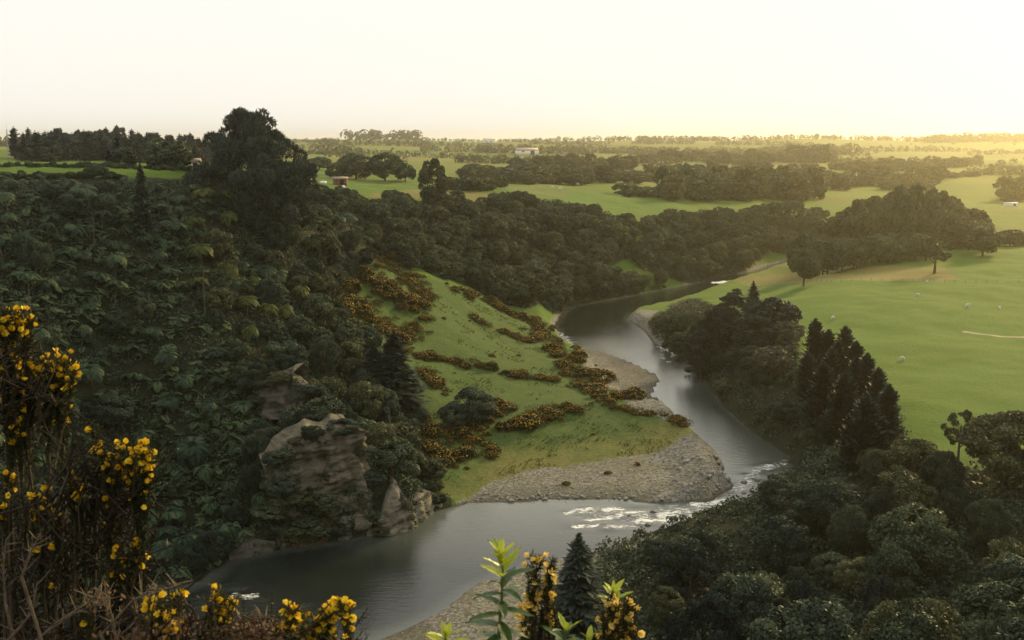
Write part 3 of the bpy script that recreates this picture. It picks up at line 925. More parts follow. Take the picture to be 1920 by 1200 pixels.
CLIFF_PTS = [(at_y(px, py, Y)[:2], r) for px, py, Y, r in [(560, 900, 148, 7), (600, 900, 148, 8), (640, 900, 150, 8), (675, 900, 151, 6), (520, 760, 163, 5), (560, 760, 163, 5), (755, 950, 151, 4), (790, 940, 155, 4)]]
def off_cliff(X, Y):
    k = np.ones(X.shape, bool)
    for (cx, cy), r in CLIFF_PTS:
        k &= (X - cx) ** 2 + (Y - cy) ** 2 > r * r * .36
    return k

# ------------------------------------------------------------------ left slope: tree ferns and broadleaf trees
TONE = {'near': 'dark green', 'near_olive': 'olive', 'near_light': 'lighter green', 'near_spiky': 'spiky dark', 'mid': 'dark green', 'grey': 'grey-twigged', 'ragged': 'ragged evergreen', 'mid_olive': 'olive'}
def fern_zone(px, py):
    if py < 430: return 'tree fern near the top of the dark slope below the big dome tree', 'tree ferns along the top of the slope'
    if px < 330 and py > 760: return 'tree fern low on the dark slope behind the flowering gorse', 'tree ferns low on the slope'
    if px < 330: return 'tree fern half way up the dark slope on the far left', 'tree ferns half way up the slope'
    if py < 640: return 'yellowish tree fern on the slope above the grey rock face', 'tree ferns above the rock faces'
    return 'tree fern among the trees beside the tan cliff', 'tree ferns beside the cliff'

def slope_rim(px):
    return np.interp(px, [-200, 0, 150, 230, 300, 380, 470, 560, 640], [338, 338, 336, 338, 342, 344, 346, 348, 356]) + 16 * float(vnoise(np.array(float(px)), np.array(0.), 24, 405))
pts = scatter(LEFT_WOOD, 330, 3.3, 41, off_cliff, tries=60)
nf = 0
for x, y in pts:
    z = H(x, y)
    px, py = to_pix(x, y, z + 3)
    if px < -120 or px > 1000: continue
    pf = .78 if px < 430 else .45 if px < 560 else .12
    lim = 9.0
    while lim > 1.0 and to_pix(x, y, z + lim)[1] < slope_rim(px): lim -= .4
    if lim < 1.6: continue
    if nf < 290 and random.random() < pf and py > 350:
        lab, grp = fern_zone(px, py)
        lit = px > 340 and py < 640 and random.random() < .6
        s = random.uniform(.6, 1.25); fh = random.uniform(2.8, 6.0)
        plant('fern_lit' if lit else 'fern', 'tree_fern', x, y, 5 * s, min(lim, fh), ('large ' if s > .92 else 'small ') + ('tall ' if fh > 4.4 else 'low ') + lab, 'fern', grp, tilt=.3)
        nf += 1
    else:
        s = random.uniform(3.2, 7.0)
        k = random.choice(['mid', 'near', 'near_spiky', 'mid_olive'])
        tn = ('large ' if s > 5 else 'small ') + TONE[k]
        plant(k, 'broadleaf_tree', x, y, min(s, lim * 1.4), min(lim, s * random.uniform(.8, 1.25)),
              tn + ' ' + ('broadleaf tree on the upper fern slope' if px < 480 and py < 560 else 'broadleaf tree on the lower fern slope' if px < 480 else 'bushy broadleaf tree on the shoulder between the cliff and the gorse slope' if py > 560 else 'bushy broadleaf tree on the ridge below the big dome tree'),
              'tree', 'broadleaf trees on the fern slope' if px < 480 else 'broadleaf trees by the cliff' if py > 560 else 'broadleaf trees below the dome tree')

# ------------------------------------------------------------------ escarpments of mixed bush
def gorge_rim(px):
    px = np.asarray(float(px))
    return float(vnoise(px, px * 0, 26, 402)) * 34 + float(vnoise(px, px * 0, 70, 403)) * 14 - 4 + np.interp(px, [600, 640, 700, 800, 950, 1100, 1190, 1215, 1300, 1450, 1520, 1560, 1640, 1700, 1800, 1860], [338, 352, 374, 377, 364, 386, 404, 410, 388, 386, 388, 392, 372, 350, 366, 408])
def rim(px):
    return np.interp(px, [1000, 1120, 1200, 1300, 1400, 1450, 1490, 1530, 1600, 1700, 1800, 1920], [1080, 1045, 1018, 992, 962, 930, 893, 865, 845, 832, 838, 810])
def below_rim(x, y, wd, ht, rim=rim):
    """trees on the river side stay low enough to leave the water in view from the viewpoint"""
    z = H(x, y); R_ = wd * .5
    for _ in range(12):
        if all(to_pix(x + q * R_, y, z + ht * k)[1] > rim(to_pix(x + q * R_, y, z + ht * k)[0]) for q, k in ((0, 1), (-.8, .7), (.8, .7))): return wd, ht
        ht *= .88; wd *= .92; R_ = wd * .5
    return None
def zone_lower(px, py):
    if py < 930: return 'at the foot of the cypress row' if px < 1720 else 'below the bottom corner of the pasture'
    if px < 1350: return 'beside the rapids' if py < 1080 else 'right of the peach-flowered gorse'
    if px > 1640: return 'in the lower right corner of the picture' if py > 1070 else 'at the right end of the lower wood'
    return 'in the middle of the lower right wood' if py < 1080 else 'in the front rank of the lower right wood'
def zone_mid(px, py):
    h = 'along the rim' if py < gorge_rim(px) + 26 else 'half way up' if py < 470 else 'at the foot'
    w = 'below the oval tree' if px < 830 else 'above the green gorse slope' if px < 960 else 'above the river bend' if px < 1090 else 'beside the grassy gully'
    return h + ' of the middle escarpment ' + w
def zone_far(px, py):
    h = 'along the rim' if py < gorge_rim(px) + 26 else 'half way up' if py < 455 else 'at the foot'
    w = 'right of the grassy gully' if px < 1300 else 'above the far river reach' if px < 1420 else 'near the round lone tree' if px < 1560 else 'behind the pasture'
    return h + ' of the far escarpment ' + w
def zone_bank(px, py):
    h = 'near the top' if py < 640 else 'half way down' if py < 720 else 'at the water side'
    w = 'under the conifers' if px < 1420 else 'beside the grey tree' if px < 1520 else 'below the cypresses'
    return h + ' of the right-hand bank ' + w
def wood_low(poly, n, mind, seed, lab, grp, smin, smax, kinds, name, asp, rim=rim):
    for x, y in scatter(poly, n, mind, seed, None, tries=60):
        s = random.uniform(smin, smax)
        r_ = below_rim(x, y, s, s * random.uniform(*asp), rim)
        if r_ is None or r_[1] < 1.6: continue
        k = random.choice(kinds); q = to_pix(x, y, H(x, y) + r_[1] * .7)
        plant(k, name, x, y, r_[0], r_[1], ('large ' if r_[0] > (smin + smax) / 2 else 'small ') + TONE[k] + ' tree ' + lab(*q), 'tree', grp)
wood_low(MID_WOOD, 300, 5.0, 51, zone_mid, 'trees on the middle escarpment', 5.5, 9.5, ['mid', 'mid', 'mid', 'mid_olive'], 'escarpment_tree', (.85, 1.25), gorge_rim)
wood_low(FAR_WOOD, 250, 6.0, 52, zone_far, 'trees on the far escarpment', 5.5, 9.5, ['mid', 'mid_olive', 'mid'], 'upper_bend_tree', (.8, 1.15), gorge_rim)

# right-hand bank and the trees below the viewpoint
RB_FAR = np.array([p for p in RIGHT_BANK[:11]] + [tuple(p) for p in RIGHT_BANK[-6:]])
wood_low(RB_FAR, 80, 3.6, 53, zone_bank, 'scrub on the right-hand bank', 3.6, 6.0, ['near', 'near_spiky', 'mid'], 'bank_scrub', (.8, 1.2), lambda px: np.interp(px, [1200, 1300, 1330, 1480, 1505, 1560, 1700], [590, 585, 600, 610, 700, 730, 810]))
RB_NEAR = np.array([(62, 144), (75, 134), (110, 128), (160, 118), (150, 60), (60, 42), (30, 56), (14, 82)] + [at_z(*p) for p in [(1180, 1034), (1310, 992), (1445, 938), (1510, 900), (1490, 858), (1560, 800)]])
wood_low(RB_NEAR, 170, 4.4, 54, zone_lower, 'round trees in the lower right wood', 4.2, 9.0, ['near', 'near', 'near', 'near_olive', 'near_olive', 'near_light', 'near_light', 'near_spiky', 'near_spiky', 'ragged'], 'round_tree', (.8, 1.35))

# scrub where the wood meets the gorse slope
E_ = [(790, 512), (745, 492), (692, 478), (650, 512), (612, 566), (634, 618), (690, 670), (742, 725), (772, 775), (768, 850), (800, 905), (822, 938)]
for i in range(54):
    u = (i + random.random()) / 54 * (len(E_) - 1); k = int(u); g = u - k
    px = E_[k][0] * (1 - g) + E_[k + 1][0] * g + random.uniform(-12, 12); py = E_[k][1] * (1 - g) + E_[k + 1][1] * g + random.uniform(-8, 8)
    x, y = hit(px, py)
    if river_s(np.array([x]), np.array([y]))[0] < 1.5: continue
    s = random.uniform(2.4, 5.2); kk = random.choice(['mid', 'near', 'mid_olive', 'near_spiky'])
    plant(kk, 'edge_shrub', x, y, s, s * random.uniform(.7, 1.1), ('large ' if s > 3.8 else 'small ') + TONE[kk] + ' shrub ' + ('where the upper gorse meets the wood' if py < 600 else 'beside the tall dark conifer' if py < 780 else 'above the pale bluffs and the beach'), 'shrub', 'shrubs along the edge of the gorse slope')

# ------------------------------------------------------------------ undergrowth filling the woods
def clumps(name, specs, mat_key, label, seed, per=34, leaf=.3):
    r = np.random.default_rng(seed)
    b = MB()
    for X, Y, Z, rad, lf in specs:
        n = len(X)
        m = per
        d = rdir(r, n * m); d[:, 2] = np.abs(d[:, 2]) * 1.1 + .05
        d /= np.linalg.norm(d, axis=1, keepdims=True)
        rr = np.repeat(rad * r.uniform(.6, 1.35, n), m)
        P = np.stack([np.repeat(X, m), np.repeat(Y, m), np.repeat(Z, m)], 1) + d * (rr * r.uniform(.7, 1.05, n * m))[:, None]
        nrm = d + rdir(r, n * m) * .8; nrm /= np.linalg.norm(nrm, axis=1, keepdims=True)
        A = perp(r, nrm); B = np.cross(nrm, A)
        L = (lf * r.uniform(.6, 1.3, n * m))[:, None]
        b.leaves(P, A * L, B * L * .6, np.clip(.5 + np.repeat(r.normal(0, .2, n), m) + r.normal(0, .12, n * m), 0, 1))
    return tag(obj(name, b.build(name, [M[mat_key]])), label, 'undergrowth', kind='stuff')

def many(poly, dens, seed, keep=None):
    r = np.random.default_rng(seed)
    lo, hi = poly.min(0), poly.max(0)
    n = int((hi[0] - lo[0]) * (hi[1] - lo[1]) * dens)
    X = r.uniform(lo[0], hi[0], n); Y = r.uniform(lo[1], hi[1], n)
    k = in_poly(X, Y, poly) & (river_s(X, Y) > .6)
    if keep is not None: k &= keep(X, Y)
    X, Y = X[k], Y[k]
    return X, Y, terrain(X, Y) - .2
infront = lambda X, Y: (np.abs(X) < Y * .56 + 12)
sp = []
X, Y, Z = many(LEFT_WOOD, .6, 61, infront); sp.append((X, Y, Z, 1.25, .26))
X, Y, Z = many(MID_WOOD, .2, 62, infront); sp.append((X, Y, Z, 1.9, .45))
X, Y, Z = many(FAR_WOOD, .09, 63, infront); sp.append((X, Y, Z, 2.2, .55))
X, Y, Z = many(RIGHT_BANK, .45, 64, infront); sp.append((X, Y, Z, 1.4, .27))
r_ = np.random.default_rng(68)
cx_, cy_, cz_ = [], [], []
for (V, nx_, ny_), cover in zip(FACES, (.95, .22, .45, .3, .12, .12, .3, .3)):
    nv_, nu_ = V.shape[:2]
    for j in range(0, nv_, 3):
        for i in range(0, nu_, 3):
            f_, g_ = j / nv_, i / nu_
            want = cover + (.3 if f_ > .92 else 0) - (.85 if (cover == .95 and f_ > .40 and .28 < g_ < .92) else .45 if (cover == .95 and g_ > .55) else 0)
            if vnoise(np.array([i * .3]), np.array([j * .25]), 1.7, 69)[0] + .5 + r_.uniform(-.15, .15) < want:
                cx_.append(V[j, i, 0] - nx_[i] * .25); cy_.append(V[j, i, 1] - ny_[i] * .25); cz_.append(V[j, i, 2] - .2)
sp.append((np.array(cx_), np.array(cy_), np.array(cz_), .75, .2))
for fi, spots, grp in ((0, [(.04, .2), (.04, .5), (.05, .8), (.13, .35), (.15, .65), (.2, .95), (.22, .15), (.27, .5), (.3, .25), (.42, 1.02), (.4, .12), (.5, .3), (.62, .12), (.7, 1.03), (.97, .8), (.97, .5), (.93, .2), (.1, 1.0), (.28, 1.0), (.33, .36)], 'shrubs growing on the tan cliff'),
                       (1, [(.0, .5), (.02, .95), (.99, .4), (1.0, .9), (.4, 1.0)], 'shrubs around the grey rock face'),
                       (4, [(.02, .9), (.04, .4)], 'shrubs on the pale bluffs'), (5, [(.1, 1.05), (.97, .8)], 'shrubs on the pale bluffs')):
    V, nx_, ny_ = FACES[fi]
    for u, v in spots:
        j = min(int(v * (V.shape[0] - 1)), V.shape[0] - 1); i = int(u * (V.shape[1] - 1))
        s = random.uniform(1.8, 3.6) * (.6 if fi > 2 else 1); kk = random.choice(['near', 'near_spiky', 'mid', 'near_olive'])
        plant(kk, 'cliff_shrub', V[j, i, 0] - nx_[i] * .3, V[j, i, 1] - ny_[i] * .3, s * 1.5, s * random.uniform(.65, .95),
              TONE[kk] + ' shrub ' + ('near the foot' if v < .4 else 'half way up' if v < .75 else 'hanging over the top') + {0: ' of the tan cliff ', 1: ' of the grey rock face ', 4: ' of the pointed bluff ', 5: ' of the rounded bluff '}[fi] + ('at its left end' if u < .35 else 'at its middle' if u < .7 else 'at its right end'), 'shrub', grp, z=V[j, i, 2] - s * .35)
clumps('undergrowth', sp, 'under', 'low shrubby undergrowth covering the ground beneath the valley trees', 65)

def fern_floor(poly, dens, seed, keep):
    r = np.random.default_rng(seed)
    X, Y, Z = many(poly, dens, seed, keep)
    b = MB()
    nfr, pin = 9, 8
    n = len(X)
    for j in range(nfr):
        a = r.uniform(0, 6.28, n); L = r.uniform(1.1, 2.3, n); rise = r.uniform(.5, .95, n); drop = r.uniform(.7, 1.2, n)
        t0 = np.clip(r.normal(.5, .2, n), 0, 1); z0 = Z + r.uniform(.6, 1.9, n)
        dr = np.stack([np.cos(a), np.sin(a), 0 * a], 1); sdv = np.stack([-dr[:, 1], dr[:, 0], 0 * a], 1)
        for k in range(pin):
            s = .15 + .85 * (k + .5) / pin
            c = np.stack([X, Y, z0 + L * (rise * s - drop * s * s)], 1) + dr * (L * s)[:, None]
            tg = dr + np.array([0, 0, 1.0]) * (rise - 2 * drop * s)[:, None]; tg /= np.linalg.norm(tg, axis=1, keepdims=True)
            wl = (L * .2 * math.sin(math.pi * min(1, s * .92 + .1)) ** .7 + .03)[:, None]
            for sg in (-1, 1):
                A_ = sdv * sg * .9 + tg * .45 + np.array([0, 0, -.15])
                b.leaves(c + A_ * wl, A_ * wl, tg * (L * .065)[:, None], np.clip(t0 + .1 * s, 0, 1))
    return b
cool = lambda X, Y: off_cliff(X, Y) & infront(X, Y) & (X < -.26 * Y + vnoise(X, Y, 14, 66) * 30)
tag(obj('fern_undergrowth', fern_floor(LEFT_WOOD, .16, 67, cool).build('fern_undergrowth', [M['fern']])), 'low ferns carpeting the dark left slope', 'fern', kind='stuff')

# ------------------------------------------------------------------ single trees
plant_pix('big', 'spreading_conifer', 468, 216, 206, 225, 'huge dark dome-shaped conifer standing above the left slope', var=0)
plant_pix('conifer', 'pointed_conifer', 262, 184, 306, 62, 'pointed conifer breaking the rim of the fern slope')
plant_pix('oval', 'oval_tree', 810, 338, 292, 54, 'tall oval tree alone at the edge of the plateau paddock', var=0)
plant_pix('conifer', 'dark_conifer', 738, 194, 622, 150, 'tall blue-dark conifer beside the gorse slope')
plant_pix('conifer', 'dark_conifer', 700, 192, 645, 110, 'shorter dark conifer pressed against the taller one beside the gorse slope')
plant_pix('near', 'dark_bush', 885, 198, 728, 85, 'dark rounded evergreen in the middle of the lower gorse', 'bush')
plant_pix('near', 'dark_bush', 850, 195, 755, 56, 'smaller dark evergreen left of the rounded one in the lower gorse', 'bush')
for i, (px, Y, top, wp, k, lab) in enumerate([
        (1413, 268, 528, 70, 'conifer', 'slim conifer with the highest tip on the right-hand bank'),
        (1378, 262, 542, 100, 'ragged', 'broad dark conifer left of the slim one on the right-hand bank'),
        (1345, 256, 575, 100, 'ragged', 'dark conifer leaning over the bend on the right-hand bank'),
        (1318, 250, 615, 90, 'ragged', 'low dark conifer at the river end of the bank group'),
        (1452, 268, 556, 105, 'flat', 'flat-topped spreading conifer at the pasture edge'),
        (1425, 255, 580, 110, 'ragged', 'dark bushy conifer below the flat-topped one'),
        (1478, 246, 602, 62, 'grey', 'bare grey-twigged tree on the bank beside the flat-topped conifer'),
        (1450, 236, 650, 75, 'grey', 'grey-green tree half way down the right-hand bank')]):
    plant_pix(k, 'bank_tree' if k in ('grey', 'flat') else 'bank_conifer', px, Y, top, wp, lab)
for px, Y, top, wp, lab in [
        (1530, 207, 598, 47, 'tallest cypress at the left end of the spiky row'),
        (1554, 207, 618, 45, 'second cypress in the spiky row by the pasture'),
        (1586, 205, 612, 49, 'twin-tipped cypress in the middle of the spiky row'),
        (1572, 203, 640, 49, 'cypress between the second and the twin-tipped one'),
        (1606, 201, 640, 49, 'cypress right of the twin-tipped one in the spiky row'),
        (1627, 198, 662, 47, 'cypress with a lone thin tip against the pasture'),
        (1648, 192, 690, 54, 'cypress low in the spiky row where it meets the round trees'),
        (1668, 186, 722, 59, 'last cypress of the row in front of the pasture'),
        (1545, 190, 680, 71, 'cypress in front of the tallest one'),
        (1585, 184, 700, 77, 'cypress in front of the middle of the row'),
        (1625, 178, 740, 77, 'cypress in front of the low end of the row'),
        (1515, 196, 660, 49, 'cypress leaning over the bank at the left foot of the row'),
        (1608, 190, 668, 50, 'broad cypress filling the right half of the row'),
        (1560, 196, 655, 47, 'cypress standing close behind the front rank of the row'),
        (1650, 174, 775, 57, 'lowest cypress where the row runs into the round trees'),
        (1600, 172, 770, 57, 'cypress below the middle of the row above the river')]:
    plant_pix('cypress', 'cypress', px, Y, top, wp, lab, 'tree', 'row of cypresses along the pasture')
plant_pix('lone', 'pasture_tree', 1510, 336, 468, 56, 'round lone tree with a shadow at the near edge of the dry strip')
plant_pix('sparse', 'pasture_tree', 1757, 350, 443, 62, 'ragged lone tree with bare trunk in the right-hand pasture')
plant_pix('sparse', 'pasture_tree', 1805, 142, 765, 60, 'thin see-through tree at the bottom corner of the pasture')
plant_pix('near_olive', 'wood_edge_tree', 1895, 128, 770, 150, 'large olive tree at the bottom right corner of the pasture')
plant_pix('near_olive', 'wood_edge_tree', 1720, 134, 822, 100, 'olive tree at the upper rim of the lower right wood')
plant_pix('conifer', 'young_conifer', 1085, 104, 1003, 190, 'small pointed conifer rising in front of the pool')
plant_pix('near', 'river_bush', 1462, 166, 893, 70, 'dark rounded bush overhanging the river at the tip of the wood', 'bush')

M['snag'] = plain('weathered_dead_wood', (.05, .047, .04), (.11, .10, .085), 3, .9)
# bare dead trunks standing in the fern slope
for px, py, hp, lab in [(178, 480, 70, 'thin bare dead trunk high on the fern slope'), (385, 600, 95, 'pale bare dead trunk in the middle of the fern slope'), (505, 585, 80, 'bare grey pole of a dead tree above the grey rock face'),
                        (60, 620, 60, 'bare dead trunk at the far left of the fern slope'), (320, 420, 50, 'short dead trunk below the rim of the fern slope'), (738, 880, 110, 'bare grey trunk beside the pale pointed bluff')]:
    x, y = hit(px, py); d = math.hypot(x, y, EYE - H(x, y)); hh = hp / F * d + 2
    e = obj('dead_tree', None, None, (x, y, H(x, y) - .2), (random.uniform(-.06, .06), random.uniform(-.06, .06), random.uniform(0, 6))); tag(e, lab, 'tree')
    b = MB(); b.tube([(0, 0, 0), (.08, .02, hh * .4), (-.04, .05, hh * .75), (.05, 0, hh)], [.11, .09, .06, .02], 6)
    obj('trunk', b.build('trunk', [M['snag']]), e)
    for q in range(4):
        b = MB(); a = q * 1.7; z = hh * (.45 + .13 * q)
        b.tube([(0, 0, z), (math.cos(a) * .5, math.sin(a) * .5, z + .5), (math.cos(a) * .9, math.sin(a) * .9, z + 1.3)], [.05, .035, .01], 4)
        obj('limb', b.build('limb', [M['snag']]), e)

# ------------------------------------------------------------------ gorse in rows on the grassy slope
GORSE = [  # pixel path, number of bushes, spread in metres, size range, label
    ([(705, 478), (745, 505), (790, 555)], 22, 3.2, (1.8, 3.2), 'gorse bush in the uppermost row under the wooded escarpment'),
    ([(668, 512), (720, 540), (795, 582)], 28, 3.4, (1.8, 3.2), 'gorse bush in the second row from the top of the slope'),
    ([(622, 560), (680, 590), (740, 612), (790, 632)], 40, 4.2, (1.9, 3.4), 'gorse bush in the broad orange row at the left of the slope'),
    ([(640, 618), (690, 655)], 12, 2.5, (1.6, 2.8), 'gorse bush in the short row beside the tall dark conifer'),
    ([(838, 536), (862, 545), (895, 560)], 9, 1.6, (1.8, 3.0), 'gorse bush in the small patch below the escarpment foot'),
    ([(922, 572), (960, 590), (1000, 612)], 34, 4.5, (1.8, 3.0), 'gorse bush in the thicket above the river bend'),
    ([(1000, 612), (1045, 650), (1085, 700), (1130, 740), (1165, 762)], 74, 3.4, (1.8, 3.2), 'gorse bush in the row along the edge of the shingle bar'),
    ([(896, 602), (940, 622), (980, 638)], 16, 2.4, (1.7, 2.8), 'gorse bush in the patch in the middle of the green slope'),
    ([(755, 655), (830, 675), (905, 690), (960, 703), (1042, 714)], 38, 1.5, (1.5, 2.6), 'gorse bush in the long thin row across the green slope'),
    ([(778, 692), (812, 712), (850, 740)], 12, 1.8, (1.6, 2.6), 'gorse bush in the short row below the long thin one'),
    ([(1085, 765), (1030, 780), (975, 790), (930, 800)], 24, 2.2, (1.7, 2.9), 'gorse bush in the row above the grassy flat'),
    ([(960, 768), (910, 780), (850, 790), (800, 800)], 24, 3.6, (1.8, 3.0), 'gorse bush around the dark rounded evergreen'),
    ([(775, 800), (800, 845), (840, 868), (870, 850), (900, 820)], 38, 4.0, (1.8, 3.1), 'gorse bush in the thick lower clump beside the beach'),
    ([(1165, 765), (1215, 778), (1262, 792), (1278, 800)], 16, 1.0, (1.0, 1.8), 'low dark gorse bush on the lip of the grassy flat')]
ng = 0
gor_rng = np.random.default_rng(77)
def gorse_bush(x, y, s, label, group):
    v = BM['gorse'][random.randrange(5)]
    e = obj('gorse_bush', None, None, (x, y, H(x, y) - .1), (0, 0, random.uniform(0, 6.28)), (s / 2 * random.uniform(.75, 1.5), s / 2 * random.uniform(.75, 1.3), s / 2 * random.uniform(.5, 1.0)))
    tag(e, label, 'bush', group)
    obj('foliage', v[0], e); obj('blossom', v[1], e); obj('stem', v[2], e)
for path, n, spread, (s0, s1), lab in GORSE:
    W_ = np.array([hit(*p) for p in path])
    L = np.concatenate([[0], np.cumsum(np.hypot(*(W_[1:] - W_[:-1]).T))])
    n = int(n * .7)
    for i in range(n):
        u = L[-1] * (i + gor_rng.uniform(0, 1)) / n
        x = np.interp(u, L, W_[:, 0]) + gor_rng.normal(0, spread * .6) + 2.2 * math.sin(u * .31 + n); y = np.interp(u, L, W_[:, 1]) + gor_rng.normal(0, spread * .6)
        if river_s(np.array([x]), np.array([y]))[0] < 1: continue
        gorse_bush(x, y, (s0 + (s1 - s0) * gor_rng.uniform(0, 1)) * gor_rng.choice([.8, 1.3, 1.7, 2.0]), lab, lab.replace('gorse bush', 'gorse bushes').replace('low dark ', ''))
for x, y in scatter(region([(655, 492), (705, 472), (790, 515), (800, 575), (790, 640), (700, 625), (640, 610), (612, 562)]), 64, 2.4, 79):
    if vnoise(np.array([x]), np.array([y]), 11, 80)[0] > -.12:
        gorse_bush(x, y, gor_rng.uniform(2.2, 4.8), 'gorse bush in the wide rusty thicket at the upper left of the slope', 'gorse thicket at the upper left of the slope')
for px, py, s, lab in [(770, 582, 2.0, 'single gorse bush left of the pair on the upper green'), (800, 597, 2.6, 'round single gorse bush on the upper green'),
                       (832, 598, 1.6, 'small gorse bush right of the round one on the upper green'), (880, 602, 1.4, 'tiny gorse bush beside the middle patch'),
                       (922, 668, 1.8, 'gorse bush standing alone above the long thin row'), (972, 667, 2.0, 'gorse bush alone at the right of the middle green'),
                       (875, 878, 1.3, 'little dark gorse bush on the grass near the beach'), (1112, 815, 1.0, 'tiny dark shrub on the grassy flat'),
                       (1195, 872, 1.6, 'brown shrub at the edge of the shingle point'), (1140, 888, 1.5, 'brown shrub on the shingle left of the other'), (1062, 908, 1.6, 'low shrub nearest the beach on the shingle')]:
    x, y = hit(px, py)
    gorse_bush(x, y, s, lab, None)

# the rest of the gorse: low thickets that run together between the single bushes
def gorse_thicket():
    r = np.random.default_rng(85)
    X, Y, S = [], [], []
    for path, n, spread, (s0, s1), lab in GORSE:
        W_ = np.array([hit(*p) for p in path])
        L = np.concatenate([[0], np.cumsum(np.hypot(*(W_[1:] - W_[:-1]).T))])
        for _ in range(int(n * 1.1)):
            u = r.uniform(0, L[-1])
            X.append(np.interp(u, L, W_[:, 0]) + r.normal(0, spread * .75) + 2.2 * math.sin(u * .31 + int(n * .7))); Y.append(np.interp(u, L, W_[:, 1]) + r.normal(0, spread * .75)); S.append(r.uniform(.6, 1.9))
    for x, y in scatter(region([(650, 488), (700, 470), (800, 515), (815, 560), (800, 640), (700, 640), (640, 620), (606, 562)]), 130, 1.6, 86):
        if vnoise(np.array([x]), np.array([y]), 9, 80)[0] > -.2: X.append(x); Y.append(y); S.append(r.uniform(.8, 2.2))
    X, Y, S = np.array(X), np.array(Y), np.array(S)
    k = river_s(X, Y) > 1.2
    X, Y, S = X[k], Y[k], S[k]; Z = terrain(X, Y) - .1
    b = MB(); cnt = []
    for m, lo, hi, ls in ((330, .55, 1.0, .085), (75, .92, 1.06, .05)):
        n = len(X)
        d = rdir(r, n * m); d[:, 2] = np.abs(d[:, 2]) * (1.0 if m > 100 else 1.5) + .02; d /= np.linalg.norm(d, axis=1, keepdims=True)
        lump = 1 + .35 * np.sin(d[:, 0] * 7 + np.repeat(X, m) * 3) * np.cos(d[:, 1] * 6 + np.repeat(Y, m) * 5)
        P = np.stack([np.repeat(X, m), np.repeat(Y, m), np.repeat(Z, m)], 1) + d * (np.repeat(S, m) * lump * r.uniform(lo, hi, n * m))[:, None] * np.array([1.1, 1.1, .72])
        A = (d if m > 100 else perp(r, d)) + rdir(r, n * m) * .5; A /= np.linalg.norm(A, axis=1, keepdims=True); B = np.cross(A, rdir(r, n * m)); B /= np.linalg.norm(B, axis=1, keepdims=True) + 1e-6
        Ln = (np.repeat(S, m) ** .5 * ls * r.uniform(.7, 1.6, n * m))[:, None]
        b.leaves(P, A * Ln, B * Ln * (.45 if m > 100 else .8), np.clip(.5 + r.normal(0, .2, n * m), 0, 1)); cnt.append(n * m)
    return mesh('gorse_thicket', np.concatenate(b.v), np.concatenate(b.q), [M['gorse'], M['bloom_far']], {'tint': np.concatenate(b.t)}, mi=[0] * cnt[0] + [1] * cnt[1])
tag(obj('gorse_thicket', gorse_thicket()), 'low rusty gorse thickets running between the single bushes on the slope', 'scrub', kind='stuff')

# ------------------------------------------------------------------ grass tufts on the slope and flat
def tufts(poly, dens, seed, keep, size):
    r = np.random.default_rng(seed)
    X, Y, Z = many(poly, dens, seed, keep)
    b = MB(); n = len(X); m = 6
    a = r.uniform(0, 6.28, n * m); lean = r.uniform(.2, .8, n * m)
    d = np.stack([np.cos(a) * lean, np.sin(a) * lean, np.ones(n * m)], 1); d /= np.linalg.norm(d, axis=1, keepdims=True)
    L = (size * r.uniform(.5, 1.3, n * m))[:, None]
    P = np.repeat(np.stack([X, Y, Z + .2], 1), m, 0) + d * L * .5
    B = perp(r, d)
    b.leaves(P, d * L * .5, B * L * .16, np.clip(.5 + np.repeat(r.normal(0, .22, n), m) + r.normal(0, .1, n * m), 0, 1))
    return b
off_bar = lambda X, Y: ~in_poly(X, Y, POINT_BAR) & ~in_poly(X, Y, MID_BAR)
tag(obj('grass', tufts(GORSE_SLOPE, 1.4, 81, lambda X, Y: off_bar(X, Y) & (vnoise(X, Y, 6, 83) + .6 * vnoise(X, Y, 1.9, 84) > .12), .4).build('grass', [M['grass_tuft']])), 'rough grass tufts on the gorse slope and the river flat', 'grass', kind='stuff')

# ------------------------------------------------------------------ shingle, boulders
def stone_mesh(seed, k=1):
    r = np.random.default_rng(seed)
    bm = bmesh.new(); bmesh.ops.create_icosphere(bm, subdivisions=k, radius=1)
    V = np.array([v.co for v in bm.verts]); Fc = np.array([[v.index for v in f.verts] for f in bm.faces]); bm.free()
    V = V * (1 + r.uniform(-.22, .22, (len(V), 1))) * np.array([1, r.uniform(.7, .95), r.uniform(.45, .65)])
    return V, Fc
STONES = [stone_mesh(i, 1) for i in range(6)]
def shingle(name, specs, label, seed):
    r = np.random.default_rng(seed)
    b = MB()
    for (X, Y, Z), s0, s1 in specs:
        for i in range(len(X)):
            V, Fc = STONES[r.integers(6)]
            s = s0 + (s1 - s0) * r.uniform(0, 1) ** 3; a = r.uniform(0, 6.28)
            rot = np.array([[math.cos(a), -math.sin(a), 0], [math.sin(a), math.cos(a), 0], [0, 0, 1]])
            b.add(V @ rot.T * s + np.array([X[i], Y[i], Z[i] + .2 + s * .15]), T=Fc)
    return tag(obj(name, b.build(name, [M['stone']])), label, 'gravel', kind='stuff')
EDGE = region([(850, 940), (1000, 925), (1200, 915), (1350, 880), (1380, 914), (1338, 950), (1100, 950)])
shingle('gravel', [(many(POINT_BAR, .9, 91), .06, .3), (many(EDGE, 2.0, 92), .08, .34), (many(MID_BAR, .35, 93), .06, .25), (many(NEAR_BAR, 1.0, 94), .05, .22)],
        'loose river shingle on the bars beside the water', 95)

